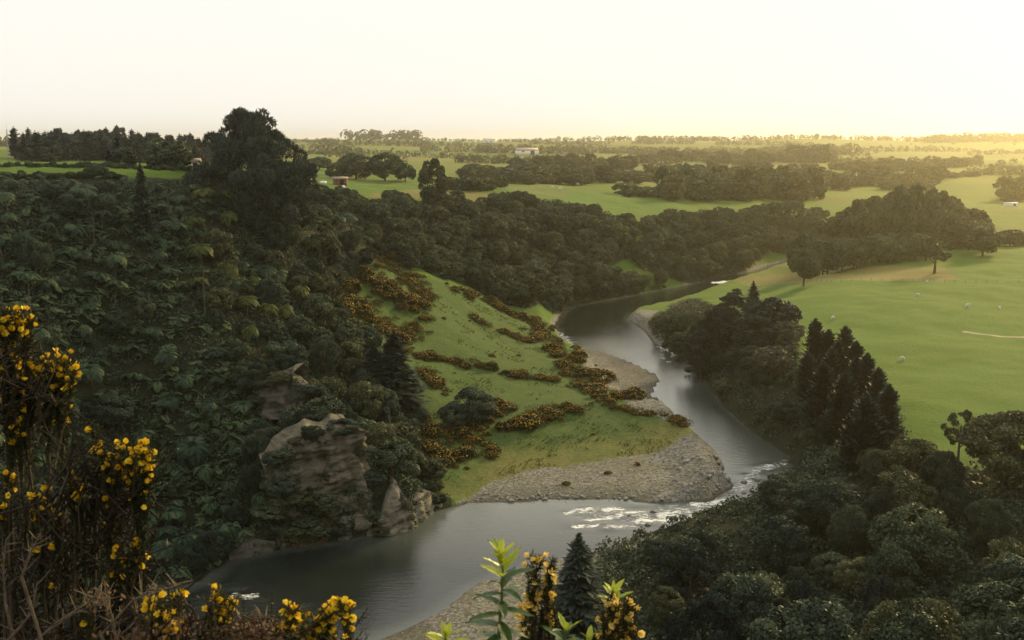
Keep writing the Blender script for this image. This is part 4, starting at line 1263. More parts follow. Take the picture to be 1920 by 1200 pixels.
BOULDER = [mesh('boulder', *stone_mesh(100 + i, 2), [M['stone']], smooth=True) for i in range(4)]
WETB = [mesh('boulder', *stone_mesh(120 + i, 2), [M['wet_stone']], smooth=True) for i in range(3)]
random.seed(5)
for px, py, s, wet, lab, grp in (
        [(random.uniform(1265, 1370), random.uniform(868, 930), random.uniform(.35, .75), random.random() < .35, 'boulder among the big stones at the tip of the shingle point', 'boulders at the tip of the shingle point') for _ in range(34)]
        + [(random.uniform(900, 1250), random.uniform(925, 941), random.uniform(.3, .55), random.random() < .2, 'pale stone along the waterline of the point', 'stones along the waterline') for _ in range(26)]
        + [(random.uniform(1235, 1300), random.uniform(660, 678), random.uniform(.5, 1.0), False, 'boulder in the riffle under the dark bank', 'boulders in the riffle') for _ in range(9)]
        + [(random.uniform(1040, 1085), random.uniform(618, 660), random.uniform(.5, 1.0), False, 'boulder at the outside of the bend below the outcrop', 'boulders at the bend') for _ in range(8)]):
    x, y = at_z(px, py, .2)
    o = obj('boulder', random.choice(WETB if wet else BOULDER), None, (x, y, max(H(x, y), -.25) + s * .1), (0, 0, random.uniform(0, 6.28)), (s, s, s))
    tag(o, lab, 'boulder', grp)
for px, py, s, lab in [(1395, 905, .7, 'rock breaking the water just off the shingle tip'), (1420, 902, .6, 'smaller rock in midstream off the shingle tip'), (1473, 866, .9, 'rock with white water beside the right-hand bank'),
                       (1395, 925, .5, 'low rock in the current nearest the rapids'), (445, 1119, .7, 'rock under the small white cascade in the dark pool'), (1180, 968, .5, 'rock at the upstream left of the white rapids'), (1225, 960, .6, 'dark rock near the beach in the white rapids'), (1262, 972, .7, 'biggest rock in the middle of the white rapids'),
                       (1305, 962, .5, 'rock at the head of the white rapids'), (1215, 984, .5, 'rock on the near side of the white rapids'), (1340, 958, .45, 'small rock where the rapids begin')]:
    x, y = at_z(px, py, 0)
    tag(obj('boulder', WETB[0], None, (x, y, 0), (0, 0, 1), (s, s, s)), lab, 'boulder')

# ------------------------------------------------------------------ trees and hedges of the plain
broad_set('pine_round', 'pine', 3, n=1200, leaf=.6, base=-.05)
FARMESH = {}
def joined(kind):
    """crown and trunk of a far tree as one mesh (too small in view to show its parts)"""
    if kind not in FARMESH:
        out = []
        for cr, tr in BM[kind]:
            V = []; Q = []; T = []; mi = []; n = 0
            for k, me in enumerate((cr, tr)):
                co = np.empty(len(me.vertices) * 3, np.float32); me.vertices.foreach_get('co', co)
                li = np.empty(len(me.loops), np.int32); me.loops.foreach_get('vertex_index', li)
                tv = np.empty(len(me.vertices), np.float32); me.attributes['tint'].data.foreach_get('value', tv)
                V.append(co.reshape(-1, 3)); Q.append(li.reshape(-1, 4) + n); T.append(tv); mi += [k] * (len(li) // 4); n += len(me.vertices)
            out.append(mesh('far_tree', np.concatenate(V), np.concatenate(Q), [cr.materials[0], tr.materials[0]], {'tint': np.concatenate(T)}, mi=mi))
        FARMESH[kind] = out
    return FARMESH[kind]

def far_tree(kind, name, x, y, wd, ht, lab, grp=None):
    nw, nh = NOM.get(kind, (7.0, 8.0))
    o = obj(name, random.choice(joined(kind)), None, (x, y, H(x, y) - .3), (0, 0, random.uniform(0, 6.28)), (wd / nw, wd / nw, ht / nh))
    return tag(o, lab, 'tree', grp)

def row(pix, n, hpx, wpx, kinds, name, lab, grp, jit=.02, vj=3.0, depth=0.0):
    """n trees along a pixel path that follows their feet; heights and widths in photo pixels"""
    P = np.array(pix, float)
    L = np.concatenate([[0], np.cumsum(np.abs(P[1:, 0] - P[:-1, 0]))])
    for i in range(n):
        u = L[-1] * (i + random.uniform(.1, .9)) / n
        px = np.interp(u, L, P[:, 0]); py = np.interp(u, L, P[:, 1]) + random.uniform(-vj, vj)
        x, y = hit(px, py)
        y += random.uniform(0, depth)
        d = math.hypot(x, y)
        far_tree(random.choice(kinds), name, x, y, d / F * wpx * random.uniform(.75, 1.3), d / F * hpx * random.uniform(.6, 1.2), lab + (' towards its left end' if u < L[-1] * .36 else ' near its middle' if u < L[-1] * .68 else ' towards its right end'), grp)

random.seed(21)
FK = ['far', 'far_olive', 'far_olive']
row([(0, 300), (120, 300), (250, 303), (375, 306)], 150, 44, 30, ['pine', 'pine', 'pine_round'], 'pine_tree', 'pine in the dark plantation along the left horizon', 'pines of the left plantation', vj=4, depth=40)
row([(0, 312), (190, 313), (370, 320)], 40, 10, 14, ['far'], 'hedge_shrub', 'dark hedge shrub in the line across the left plateau', 'hedge across the left plateau', vj=1.5)
row([(0, 333), (120, 332), (235, 334)], 22, 12, 18, ['mid', 'mid_olive'], 'rim_shrub', 'scrubby bush along the rim above the fern slope', 'scrub along the slope rim', vj=2)
for px, py, h, wd, k, lab in [(95, 303, 28, 40, 'far', 'dark round tree standing free on the left plateau'), (205, 309, 28, 26, 'pine', 'dark pointed tree on the left plateau'), (238, 309, 34, 40, 'far', 'bushy tree beside the dark pointed one on the left plateau'),
                              (300, 312, 52, 60, 'far', 'tall dome tree of the grove left of the big conifer'), (335, 314, 50, 55, 'far', 'second dome tree of the grove left of the big conifer'), (180, 330, 22, 40, 'mid', 'dark rounded bush on the rim of the slope')]:
    x, y = hit(px, py); d = math.hypot(x, y)
    far_tree(k, 'plateau_tree', x, y, d / F * wd, d / F * h, lab)
for px, py, h, wd, lab in [(632, 334, 30, 42, 'small dark tree at the left end of the grove behind the hut'), (668, 337, 50, 62, 'left of the two tall domes in the grove behind the hut'), (722, 339, 54, 66, 'right and taller of the two domes in the grove behind the hut'),
                           (760, 340, 34, 40, 'low tree closing the right end of the grove behind the hut'), (598, 318, 24, 46, 'hazy tree between the big conifer and the grove'), (650, 330, 36, 40, 'tree tucked into the left dome of the grove')]:
    x, y = hit(px, py); d = math.hypot(x, y)
    far_tree(random.choice(['mid', 'mid_olive']), 'grove_tree', x, y, d / F * wd, d / F * h, lab)
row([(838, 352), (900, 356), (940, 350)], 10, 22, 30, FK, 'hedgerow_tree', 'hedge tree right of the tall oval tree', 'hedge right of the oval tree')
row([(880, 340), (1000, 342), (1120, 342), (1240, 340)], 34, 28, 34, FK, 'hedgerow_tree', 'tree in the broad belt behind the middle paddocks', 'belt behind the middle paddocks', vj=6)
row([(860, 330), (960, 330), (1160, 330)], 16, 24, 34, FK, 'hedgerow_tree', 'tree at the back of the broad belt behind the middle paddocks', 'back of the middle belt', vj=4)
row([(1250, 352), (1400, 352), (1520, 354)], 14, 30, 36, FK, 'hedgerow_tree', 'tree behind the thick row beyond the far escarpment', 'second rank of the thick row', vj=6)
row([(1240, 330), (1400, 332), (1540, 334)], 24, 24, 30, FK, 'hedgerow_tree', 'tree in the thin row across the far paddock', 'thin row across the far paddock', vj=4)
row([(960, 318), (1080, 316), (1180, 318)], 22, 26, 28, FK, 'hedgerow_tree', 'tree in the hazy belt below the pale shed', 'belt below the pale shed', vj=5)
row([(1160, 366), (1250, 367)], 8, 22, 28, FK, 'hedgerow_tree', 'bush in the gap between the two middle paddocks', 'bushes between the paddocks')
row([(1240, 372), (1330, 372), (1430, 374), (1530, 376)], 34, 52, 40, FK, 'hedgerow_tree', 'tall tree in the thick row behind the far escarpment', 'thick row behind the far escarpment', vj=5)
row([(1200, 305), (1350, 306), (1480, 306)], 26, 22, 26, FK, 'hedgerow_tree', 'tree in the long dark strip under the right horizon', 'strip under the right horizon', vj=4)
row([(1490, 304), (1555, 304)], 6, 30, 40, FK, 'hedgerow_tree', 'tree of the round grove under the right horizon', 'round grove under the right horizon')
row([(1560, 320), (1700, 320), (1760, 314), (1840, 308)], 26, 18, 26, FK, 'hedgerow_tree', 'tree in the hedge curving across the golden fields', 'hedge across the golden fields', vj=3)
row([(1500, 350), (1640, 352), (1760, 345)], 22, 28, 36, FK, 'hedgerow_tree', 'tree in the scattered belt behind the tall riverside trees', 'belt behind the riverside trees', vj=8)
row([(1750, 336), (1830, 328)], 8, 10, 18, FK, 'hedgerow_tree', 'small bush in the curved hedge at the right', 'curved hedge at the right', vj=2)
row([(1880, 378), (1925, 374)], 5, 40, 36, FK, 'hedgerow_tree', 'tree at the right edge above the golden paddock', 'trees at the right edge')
row([(1780, 466), (1850, 462), (1925, 462)], 12, 26, 36, ['mid', 'mid_olive'], 'pasture_bush', 'bush along the far fence of the right-hand pasture', 'bushes along the far pasture fence', vj=4)
# tall riverside trees beyond the pasture
random.seed(23)
for i in range(34):
    px = 1560 + 290 * (i + random.random()) / 34
    top = np.interp(px, [1560, 1620, 1690, 1740, 1790, 1850], [400, 372, 345, 345, 372, 410]) + random.uniform(-6, 26)
    Y = random.uniform(425, 470)
    plant_pix(random.choice(['mid', 'mid_olive']), 'riverside_tree', px, Y, top, random.uniform(42, 66), 'tall hazy tree in the riverside belt beyond the pasture ' + ('left of its summit' if px < 1670 else 'at its summit' if px < 1765 else 'at its right-hand slope'), 'tree', 'riverside belt beyond the pasture')
for i in range(16):
    px = 1500 + 250 * (i + random.random()) / 16
    plant_pix('mid', 'riverside_tree', px, np.interp(px, [1500, 1560, 1750], [372, 385, 415]) + random.uniform(0, 10), random.uniform(435, 452), random.uniform(40, 56), 'lower dark tree fronting the riverside belt at the pasture edge', 'tree', 'front of the riverside belt')

# woods on the horizon: too far to count
def distant_wood():
    """shelter belts, copses and hedges kilometres away"""
    r = np.random.default_rng(301)
    b = MB()
    def tree(x, y, h):
        z = float(_z(x, y)); wd = h * r.uniform(.8, 1.3); m = 40
        d = rdir(r, m); d[:, 2] = d[:, 2] * .8 + .25
        P = np.array([x, y, z + h * .3]) + d * np.array([wd / 2, wd / 2, h * .6])
        A = perp(r, d); B = np.cross(d, A); L = h * .17 * r.uniform(.6, 1.3, m)[:, None]
        b.leaves(P, A * L, B * L * .7, np.clip(.5 + r.normal(0, .12) + r.normal(0, .15, m), 0, 1))
    ix = np.linspace(-1500, 1900, 240); iy = np.linspace(600, 2900, 160)
    IX, IY = np.meshgrid(ix, iy); IZ = terrain(IX, IY, np.full(IX.shape, 500.0))
    def _z(x, y):
        fx = np.clip((x - ix[0]) / (ix[1] - ix[0]), 0, 238.9); fy = np.clip((y - iy[0]) / (iy[1] - iy[0]), 0, 158.9)
        a, c = int(fx), int(fy); u, v = fx - a, fy - c
        return (IZ[c, a] * (1 - u) + IZ[c, a + 1] * u) * (1 - v) + (IZ[c + 1, a] * (1 - u) + IZ[c + 1, a + 1] * u) * v
    def belt(px, Y, length, ang, h, ranks):
        x0 = (px - 960) / F * Y
        n = int(length / (h * .62))
        for k in range(n):
            for q in range(ranks):
                t_ = (k / max(n - 1, 1) - .5) * length + r.normal(0, 2)
                tree(x0 + math.cos(ang) * t_, Y + math.sin(ang) * t_ + q * h * .7 + r.normal(0, 2), h * r.uniform(.6, 1.2))
    for px, Y, L, h, rk in [(720, 2290, 150, 22, 3), (620, 2080, 40, 9, 2), (1100, 2540, 160, 13, 1), (1270, 2560, 220, 13, 2), (1430, 2570, 120, 14, 1), (1580, 2560, 200, 12, 1), (1840, 2420, 320, 20, 3), (930, 2480, 180, 7, 1), (450, 1950, 150, 12, 2),
                            (860, 1500, 120, 10, 1), (1000, 2500, 120, 9, 1), (1180, 2560, 120, 12, 1), (1350, 2570, 160, 12, 1), (1500, 2570, 160, 13, 1), (1680, 2560, 220, 12, 1), (1740, 2450, 120, 15, 2), (1930, 2350, 160, 18, 2), (820, 2400, 140, 8, 1), (560, 2020, 90, 8, 1), (590, 1150, 120, 9, 2), (760, 1250, 140, 9, 1), (1000, 1500, 170, 12, 2), (1160, 1750, 260, 13, 2), (1330, 1650, 260, 14, 3), (1520, 1550, 130, 18, 3), (1700, 1900, 200, 11, 1), (1880, 1750, 160, 10, 1),
                            (1600, 1250, 190, 9, 2), (1780, 1150, 120, 7, 1), (1420, 2100, 160, 11, 1), (1240, 2150, 140, 10, 1), (1060, 2050, 150, 10, 1), (150, 1200, 300, 14, 2), (560, 1500, 160, 10, 1), (700, 1750, 200, 11, 1), (1900, 1000, 90, 9, 2), (840, 1900, 200, 9, 1), (960, 1000, 110, 9, 2), (1130, 1050, 140, 9, 1)]:
        belt(px, Y, L, r.normal(0, .25), h, rk)
    for _ in range(90):
        Y = r.uniform(900, 2500); tree((r.uniform(540, 1950) - 960) / F * Y, Y, r.uniform(5, 10))
    return b
tag(obj('distant_woodland', distant_wood().build('distant_woodland', [M['far_haze_mix']])), 'far-off hazy woods and hedges covering the plain up to the horizon', 'woodland', kind='stuff')

# ------------------------------------------------------------------ farm buildings
M['white_paint'] = plain('white_paint', (.66, .65, .6), (.78, .77, .72), .6, .7)
M['red_paint'] = plain('red_boards', (.17, .06, .04), (.24, .09, .06), 1.2, .8)
M['rusty_roof'] = plain('rusty_iron', (.20, .15, .11), (.32, .25, .19), .8, .6)
M['pink_roof'] = plain('faded_pink_roof', (.42, .30, .24), (.52, .38, .31), .5, .6)
M['dark_open'] = plain('dark_opening', (.01, .01, .01), (.02, .02, .02), 1, .9)
M['glass'] = plain('window_glass', (.05, .06, .07), (.09, .1, .11), 1, .15, spec=.6)
M['wood_post'] = plain('weathered_post', (.16, .14, .11), (.27, .24, .19), 2, .9)
M['steel'] = plain('galvanised_steel', (.3, .31, .32), (.42, .43, .44), 2, .5)

def box_mesh(name, cx, cy, cz, sx, sy, sz, mk):
    V = [(cx + sx * a / 2, cy + sy * b / 2, cz + sz * c / 2) for c in (-1, 1) for a, b in ((-1, -1), (1, -1), (1, 1), (-1, 1))]
    return mesh(name, V, [[0, 3, 2, 1], [4, 5, 6, 7], [0, 1, 5, 4], [1, 2, 6, 5], [2, 3, 7, 6], [3, 0, 4, 7]], [M[mk]])
def building(name, px, py, wpx, dep, hgt, roof_h, wall, roof, lab, rot=0.0, openings=()):
    x, y = hit(px, py); d = math.hypot(x, y)
    W = d / F * wpx
    e = obj(name, None, None, (x, y, H(x, y)), (0, 0, rot)); tag(e, lab, 'building')
    obj('wall', box_mesh('wall', 0, 0, hgt / 2 - .3, W, dep, hgt + .6, wall), e)
    o = .4
    V = [(-W / 2 - o, -dep / 2 - o, hgt - .1), (W / 2 + o, -dep / 2 - o, hgt - .1), (W / 2 + o, dep / 2 + o, hgt - .1), (-W / 2 - o, dep / 2 + o, hgt - .1), (-W / 2 - o, 0, hgt + roof_h), (W / 2 + o, 0, hgt + roof_h)]
    obj('roof', mesh('roof', V, [np.array([[0, 1, 5, 4], [2, 3, 4, 5], [0, 3, 2, 1]]), np.array([[0, 4, 3], [1, 2, 5]])], [M[roof]]), e)
    for nm, fx, fz, sw, sh in openings:
        obj(nm, box_mesh(nm, fx * W, -dep / 2 - .01, fz, sw, .12, sh, 'dark_open' if nm == 'door' else 'glass'), e)
    return e
building('farm_hut', 638, 346, 24, 3.5, 2.0, .7, 'red_paint', 'rusty_roof', 'little red hut with a rusty roof on the plateau paddock', .1, [('door', .15, .9, 1.4, 1.7), ('window', -.25, 1.2, .7, .6)])
building('farm_shed', 988, 290, 40, 16, 6, 4, 'white_paint', 'pink_roof', 'large pale shed with a pinkish roof below the horizon', .25, [('door', .2, 3, 6, 6), ('window', -.25, 5, 4, 2)])
building('farm_house', 917, 268, 22, 10, 6, 4, 'white_paint', 'white_paint', 'tiny white house on the skyline left of the pale shed', -.1, [('window', -.2, 3, 3, 2), ('window', .2, 3, 3, 2)])
building('farm_house', 1646, 347, 16, 5, 2.2, 1.2, 'white_paint', 'pink_roof', 'pale cottage with a pinkish roof among the golden trees', .1, [('window', -.2, 1.2, 1.2, 1), ('door', .2, 1, 1, 1.9)])
building('farm_house', 1306, 326, 10, 5, 4, 2, 'white_paint', 'pink_roof', 'small cream house behind the thick tree row', 0, [('window', -.2, 2, 1, 1)])
building('farm_shed', 1240, 308, 10, 6, 3, 1.5, 'white_paint', 'pink_roof', 'small pale shed in the narrow paddock under the horizon', 0, [('door', 0, 1.2, 2, 2.4)])
building('farm_shed', 1700, 302, 16, 6, 2.6, 1.2, 'white_paint', 'pink_roof', 'low pale shed on the golden fields', .1, [('door', 0, 1.2, 2, 2.2)])
building('farm_shed', 1895, 386, 20, 4, 1.8, .7, 'white_paint', 'white_paint', 'long low white shed in the paddock at the right edge', .05, [('door', .2, .8, 1.5, 1.4)])
building('farm_shed', 368, 318, 11, 4, 1.8, .7, 'white_paint', 'rusty_roof', 'small pale shed left of the big dome conifer', .2, [('door', 0, .8, 1, 1.5)])
building('farm_shed', 268, 290, 18, 6, 3, 1.2, 'white_paint', 'rusty_roof', 'pale shed in front of the left plantation', .1, [('door', 0, 1.2, 2, 2)])

def tank(px, py, wpx, lab, squat=.6):
    x, y = hit(px, py); r = math.hypot(x, y) / F * wpx / 2
    b = MB()
    prof = [(r * .98, -.2), (r, 0), (r, r * squat * 1.1), (r * .9, r * squat * 1.3), (r * .45, r * squat * 1.6), (r * .12, r * squat * 1.66), (.01, r * squat * 1.66)]
    b.tube([(0, 0, z) for _, z in prof], [q for q, _ in prof], 14)
    e = obj('water_tank', None, None, (x, y, H(x, y))); tag(e, lab, 'tank')
    obj('body', b.build('body', [M['white_paint']], True), e)
    c = MB(); c.tube([(0, 0, r * squat * 1.6), (0, 0, r * squat * 1.85)], [r * .14, r * .14], 8)
    obj('hatch', c.build('hatch', [M['steel']]), e)
tank(585, 343, 10, 'round white water tank left of the red hut', .9)
tank(606, 343, 12, 'low white water tank between the round one and the red hut', .35)
tank(644, 352, 6, 'small white tank in front of the red hut', .9)

# lattice mast on the left plateau
x, y = hit(17, 296); d = math.hypot(x, y); hm = d / F * 46
b = MB()
for sx, sy in ((-1, -1), (1, -1), (1, 1), (-1, 1)):
    b.tube([(sx * .6, sy * .6, 0), (sx * .12, sy * .12, hm)], [.07, .05], 4)
for i in range(10):
    f0, f1 = i / 10, (i + 1) / 10
    r0, r1 = .6 - .48 * f0, .6 - .48 * f1
    for (ax, ay), (bx, by) in (((-1, -1), (1, -1)), ((1, -1), (1, 1)), ((1, 1), (-1, 1)), ((-1, 1), (-1, -1))):
        b.tube([(ax * r0, ay * r0, hm * f0), (bx * r1, by * r1, hm * f1)], [.04, .04], 3)
e = obj('lattice_mast', None, None, (x, y, H(x, y))); tag(e, 'thin lattice mast standing in front of the left plantation', 'mast')
obj('lattice_frame', b.build('lattice_frame', [M['steel']]), e)
c = MB(); c.tube([(0, 0, hm), (0, 0, hm + 2.5)], [.05, .03], 4); obj('antenna', c.build('antenna', [M['steel']]), e)

# ------------------------------------------------------------------ farm track, fence posts, sheep
def strip(name, pix, width, mk, lift=.12):
    W_ = np.array([hit(*p) for p in pix])
    L = np.concatenate([[0], np.cumsum(np.hypot(*(W_[1:] - W_[:-1]).T))])
    u = np.arange(0, L[-1], 1.0)
    x = np.interp(u, L, W_[:, 0]); y = np.interp(u, L, W_[:, 1])
    tx, ty = np.gradient(x), np.gradient(y); ln = np.hypot(tx, ty)
    ox, oy = -ty / ln, tx / ln
    rows = []
    for f in (-1, -.5, 0, .5, 1):
        wv = width / 2 * f * (1 + .25 * vnoise(u, u * 0 + f, 3, 7))
        X, Y = x + ox * wv, y + oy * wv
        rows.append(np.stack([X, Y, terrain(X, Y) + lift * (1 - abs(f) * .9)], 1))
    V = np.array(rows); I = np.arange(V.shape[0] * V.shape[1]).reshape(V.shape[:2])
    Q = np.stack([I[:-1, :-1], I[:-1, 1:], I[1:, 1:], I[1:, :-1]], -1).reshape(-1, 4)
    return tag(obj(name, mesh(name, V.reshape(-1, 3), Q, [M[mk]], smooth=True)), kind='structure')
M['dirt'] = plain('dry_dirt', (.24, .2, .12), (.36, .3, .19), 1.5, .95)
strip('track', [(1806, 622), (1850, 628), (1935, 632)], 1.6, 'dirt')

def fence(pix, n, lab):
    W_ = np.array([hit(*p) for p in pix])
    L = np.concatenate([[0], np.cumsum(np.hypot(*(W_[1:] - W_[:-1]).T))])
    e = obj('wire_fence', None, None, (W_[0][0], W_[0][1], H(*W_[0]))); tag(e, lab, 'fence')
    pm = MB(); pm.tube([(0, 0, -.3), (0, 0, 1.15), (0, 0, 1.2)], [.07, .06, .02], 5); pm = pm.build('post', [M['wood_post']])
    z0 = H(*W_[0]); prev = None; wires = MB()
    for i in range(n):
        u = L[-1] * i / (n - 1)
        x = np.interp(u, L, W_[:, 0]); y = np.interp(u, L, W_[:, 1]); z = H(x, y)
        p = np.array([x - W_[0][0], y - W_[0][1], z - z0])
        obj('post', pm, e, tuple(p))
        if prev is not None:
            for k in (.4, .75, 1.1):
                wires.tube([prev + np.array([0, 0, k]), p + np.array([0, 0, k])], [.012, .012], 3)
        prev = p
    obj('wire', wires.build('wire', [M['steel']]), e)
fence([(1400, 534), (1560, 530), (1740, 528), (1930, 530)], 40, 'post and wire fence along the lower edge of the dry strip')
fence([(940, 356), (1010, 352), (1040, 354)], 18, 'post and wire fence between the middle paddocks')

def sheep_meshes():
    def skin(vs, es, rs, name, mk):
        me = bpy.data.meshes.new(name); me.from_pydata(vs, es, [])
        o = bpy.data.objects.new(name, me); COL.objects.link(o)
        o.modifiers.new('s', 'SKIN'); sv = me.skin_vertices[0].data
        for v, r in zip(sv, rs): v.radius = r if isinstance(r, tuple) else (r, r)
        sv[0].use_root = True
        ss = o.modifiers.new('d', 'SUBSURF'); ss.levels = 1; ss.render_levels = 1
        dg = bpy.context.evaluated_depsgraph_get()
        out = bpy.data.meshes.new_from_object(o.evaluated_get(dg))
        out.name = name; out.materials.clear(); out.materials.append(M[mk])
        bpy.data.objects.remove(o)
        return out
    M['wool'] = plain('wool', (.5, .47, .4), (.66, .63, .55), 6, .95)
    res = []
    for graze in (True, False):
        hd = [(.62, 0, .5), (.78, 0, .28), (.86, 0, .12)] if graze else [(.62, 0, .78), (.74, 0, .98), (.92, 0, .98)]
        vs = [(0, 0, .62), (.38, 0, .64), *hd, (-.38, 0, .64), (-.55, 0, .55), (-.62, 0, .38)]
        es = [(0, 1), (1, 2), (2, 3), (3, 4), (0, 5), (5, 6), (6, 7)]
        rs = [.30, .26, .14, .11, .06, .27, .1, .035]
        for sx, side in ((.36, -1), (.36, 1), (-.38, -1), (-.38, 1)):
            k = len(vs)
            root = 1 if sx > 0 else 5
            bend = .05 if sx > 0 else -.08
            vs += [(sx, side * .15, .42), (sx + bend, side * .16, .22), (sx, side * .16, .0)]
            es += [(root, k), (k, k + 1), (k + 1, k + 2)]
            rs += [.1, .05, .04]
        for side in (-1, 1):
            k = len(vs); h = hd[1]
            vs.append((h[0] - .05, side * .16, h[2] + .04)); es.append((3, k)); rs.append(.03)
        res.append(skin(vs, es, rs, 'sheep', 'wool'))
    return res
SHEEP = sheep_meshes()
for px, py, s, a, v, lab in [(1813, 577, 1.25, .1, 1, 'largest white sheep side-on in the middle of the pasture'), (1721, 556, 1.1, 2.6, 0, 'sheep grazing highest up the pasture'), (1561, 599, 1.1, .4, 0, 'sheep just beyond the spiky cypress tips'),
                             (1692, 676, 1.0, 2.9, 0, 'sheep lowest on the pasture'), (1874, 581, 1.0, 1.2, 1, 'sheep end-on right of the largest one'), (1738, 531, 1.0, .5, 0, 'sheep by the fence under the ragged lone tree'),
                             (1050, 357, 1.8, .3, 1, 'white animal in the middle paddock above the escarpment'), (1036, 354, 1.6, 2.8, 0, 'left one of two white animals in the middle paddock'), (1083, 348, 1.8, 0, 0, 'white animal in the back of the middle paddock'),
                             (1051, 340, 1.8, .2, 1, 'pale animal near the belt of trees behind the middle paddock')]:
    x, y = hit(px, py)
    tag(obj('sheep', SHEEP[v], None, (x, y, H(x, y)), (0, 0, a), (s, s, s)), lab, 'sheep')

# ------------------------------------------------------------------ shrubs at the viewer's feet
M['gorse_near'] = foliage('gorse_spines_near', (.02, .022, .008), (.04, .042, .014), (.085, .075, .028), .15, .2)
M['gorse_brown'] = foliage('gorse_dead_spines', (.012, .010, .006), (.027, .021, .012), (.062, .047, .028), .1, .15)
M['twig'] = plain('dead_twig', (.06, .046, .032), (.17, .13, .09), 30, .9)
M['stem_brown'] = plain('brown_stem', (.04, .03, .02), (.1, .075, .045), 30, .9)
M['rust'] = foliage('rusty_dead_leaves', (.05, .028, .016), (.11, .062, .034), (.22, .14, .08), .2, .15)
M['petal'] = foliage('gorse_petal', (.62, .34, .008), (.82, .54, .016), (.92, .72, .06), .3, .2, .5)
M['petal_pale'] = foliage('faded_gorse_petal', (.6, .38, .05), (.8, .56, .12), (.9, .74, .28), .3, .2, .5)
M['calyx'] = plain('gorse_calyx', (.12, .08, .02), (.2, .14, .04), 40, .8)
M['leaf_dark'] = foliage('shoot_leaf', (.03, .06, .014), (.055, .10, .022), (.10, .16, .035), .3, .45, .35)
M['leaf_young'] = foliage('young_shoot_leaf', (.18, .25, .02), (.33, .39, .03), (.52, .54, .06), .35, .4, .4)
M['green_stem'] = plain('green_stem', (.07, .10, .03), (.12, .15, .05), 30, .7)

def petal_grid(w, l, cup, fold, tilt, az, nu=3, nv=3):
    V = []
    for i in range(nv):
        t_ = i / (nv - 1)
        for j in range(nu):
            s_ = j / (nu - 1) * 2 - 1
            ww = w * math.sin(math.pi * (.18 + .62 * t_)) * s_
            V.append((l * t_, ww, cup * t_ * t_ * l - fold * abs(s_) * w))
    V = np.array(V)
    ct, st = math.cos(tilt), math.sin(tilt)
    V = np.stack([V[:, 0] * ct - V[:, 2] * st, V[:, 1], V[:, 0] * st + V[:, 2] * ct], 1)
    ca, sa = math.cos(az), math.sin(az)
    V = np.stack([V[:, 0], V[:, 1] * ca - V[:, 2] * sa, V[:, 1] * sa + V[:, 2] * ca], 1)
    Q = [(i * nu + j, i * nu + j + 1, (i + 1) * nu + j + 1, (i + 1) * nu + j) for i in range(nv - 1) for j in range(nu - 1)]
    return V, Q
def flower_mesh(seed, mk):
    r = np.random.default_rng(seed)
    b = MB()
    o = r.uniform(.8, 1.15)
    for w_, l_, cup, fold, tilt, az, tn in ((.010, .017, -.15, .25, 1.0 * o, 0, .6), (.005, .017, .1, .3, .25, 1.2, .45), (.005, .017, .1, .3, .25, -1.2, .45), (.004, .016, .2, -.5, .05, 0, .3)):
        V, Q = petal_grid(w_, l_, cup, fold, tilt, az)
        b.add(V, Q=Q, tint=tn + r.uniform(-.15, .25))
    return b.build('flower', [M[mk]], True)
FLOWER = {'petal': [flower_mesh(i, 'petal') for i in range(4)], 'petal_pale': [flower_mesh(20 + i, 'petal_pale') for i in range(4)]}

def euler_from(d, up=(0, 0, 1)):
    x = Vector(d).normalized(); z = Vector(up)
    y = z.cross(x)
    if y.length < 1e-4: y = Vector((0, 1, 0))
    y.normalize(); z = x.cross(y)
    return Matrix((x, y, z)).transposed().to_euler()

def spines_along(b, rg, p0, p1, n, L, spread=1.0, base_tint=.5):
    """n stiff spines round the shoot p0-p1"""
    t_ = rg.uniform(0, 1, n)[:, None]
    P = p0 * (1 - t_) + p1 * t_
    ax = (p1 - p0) / (np.linalg.norm(p1 - p0) + 1e-9)
    d = rdir(rg, n) * spread + ax * .7; d /= np.linalg.norm(d, axis=1, keepdims=True)
    Ln = (L * rg.uniform(.5, 1.25, n))[:, None]
    B = perp(rg, d)
    b.leaves(P + d * Ln * .5, d * Ln * .5, B * Ln * .085, np.clip(base_tint + rg.normal(0, .2, n), 0, 1))

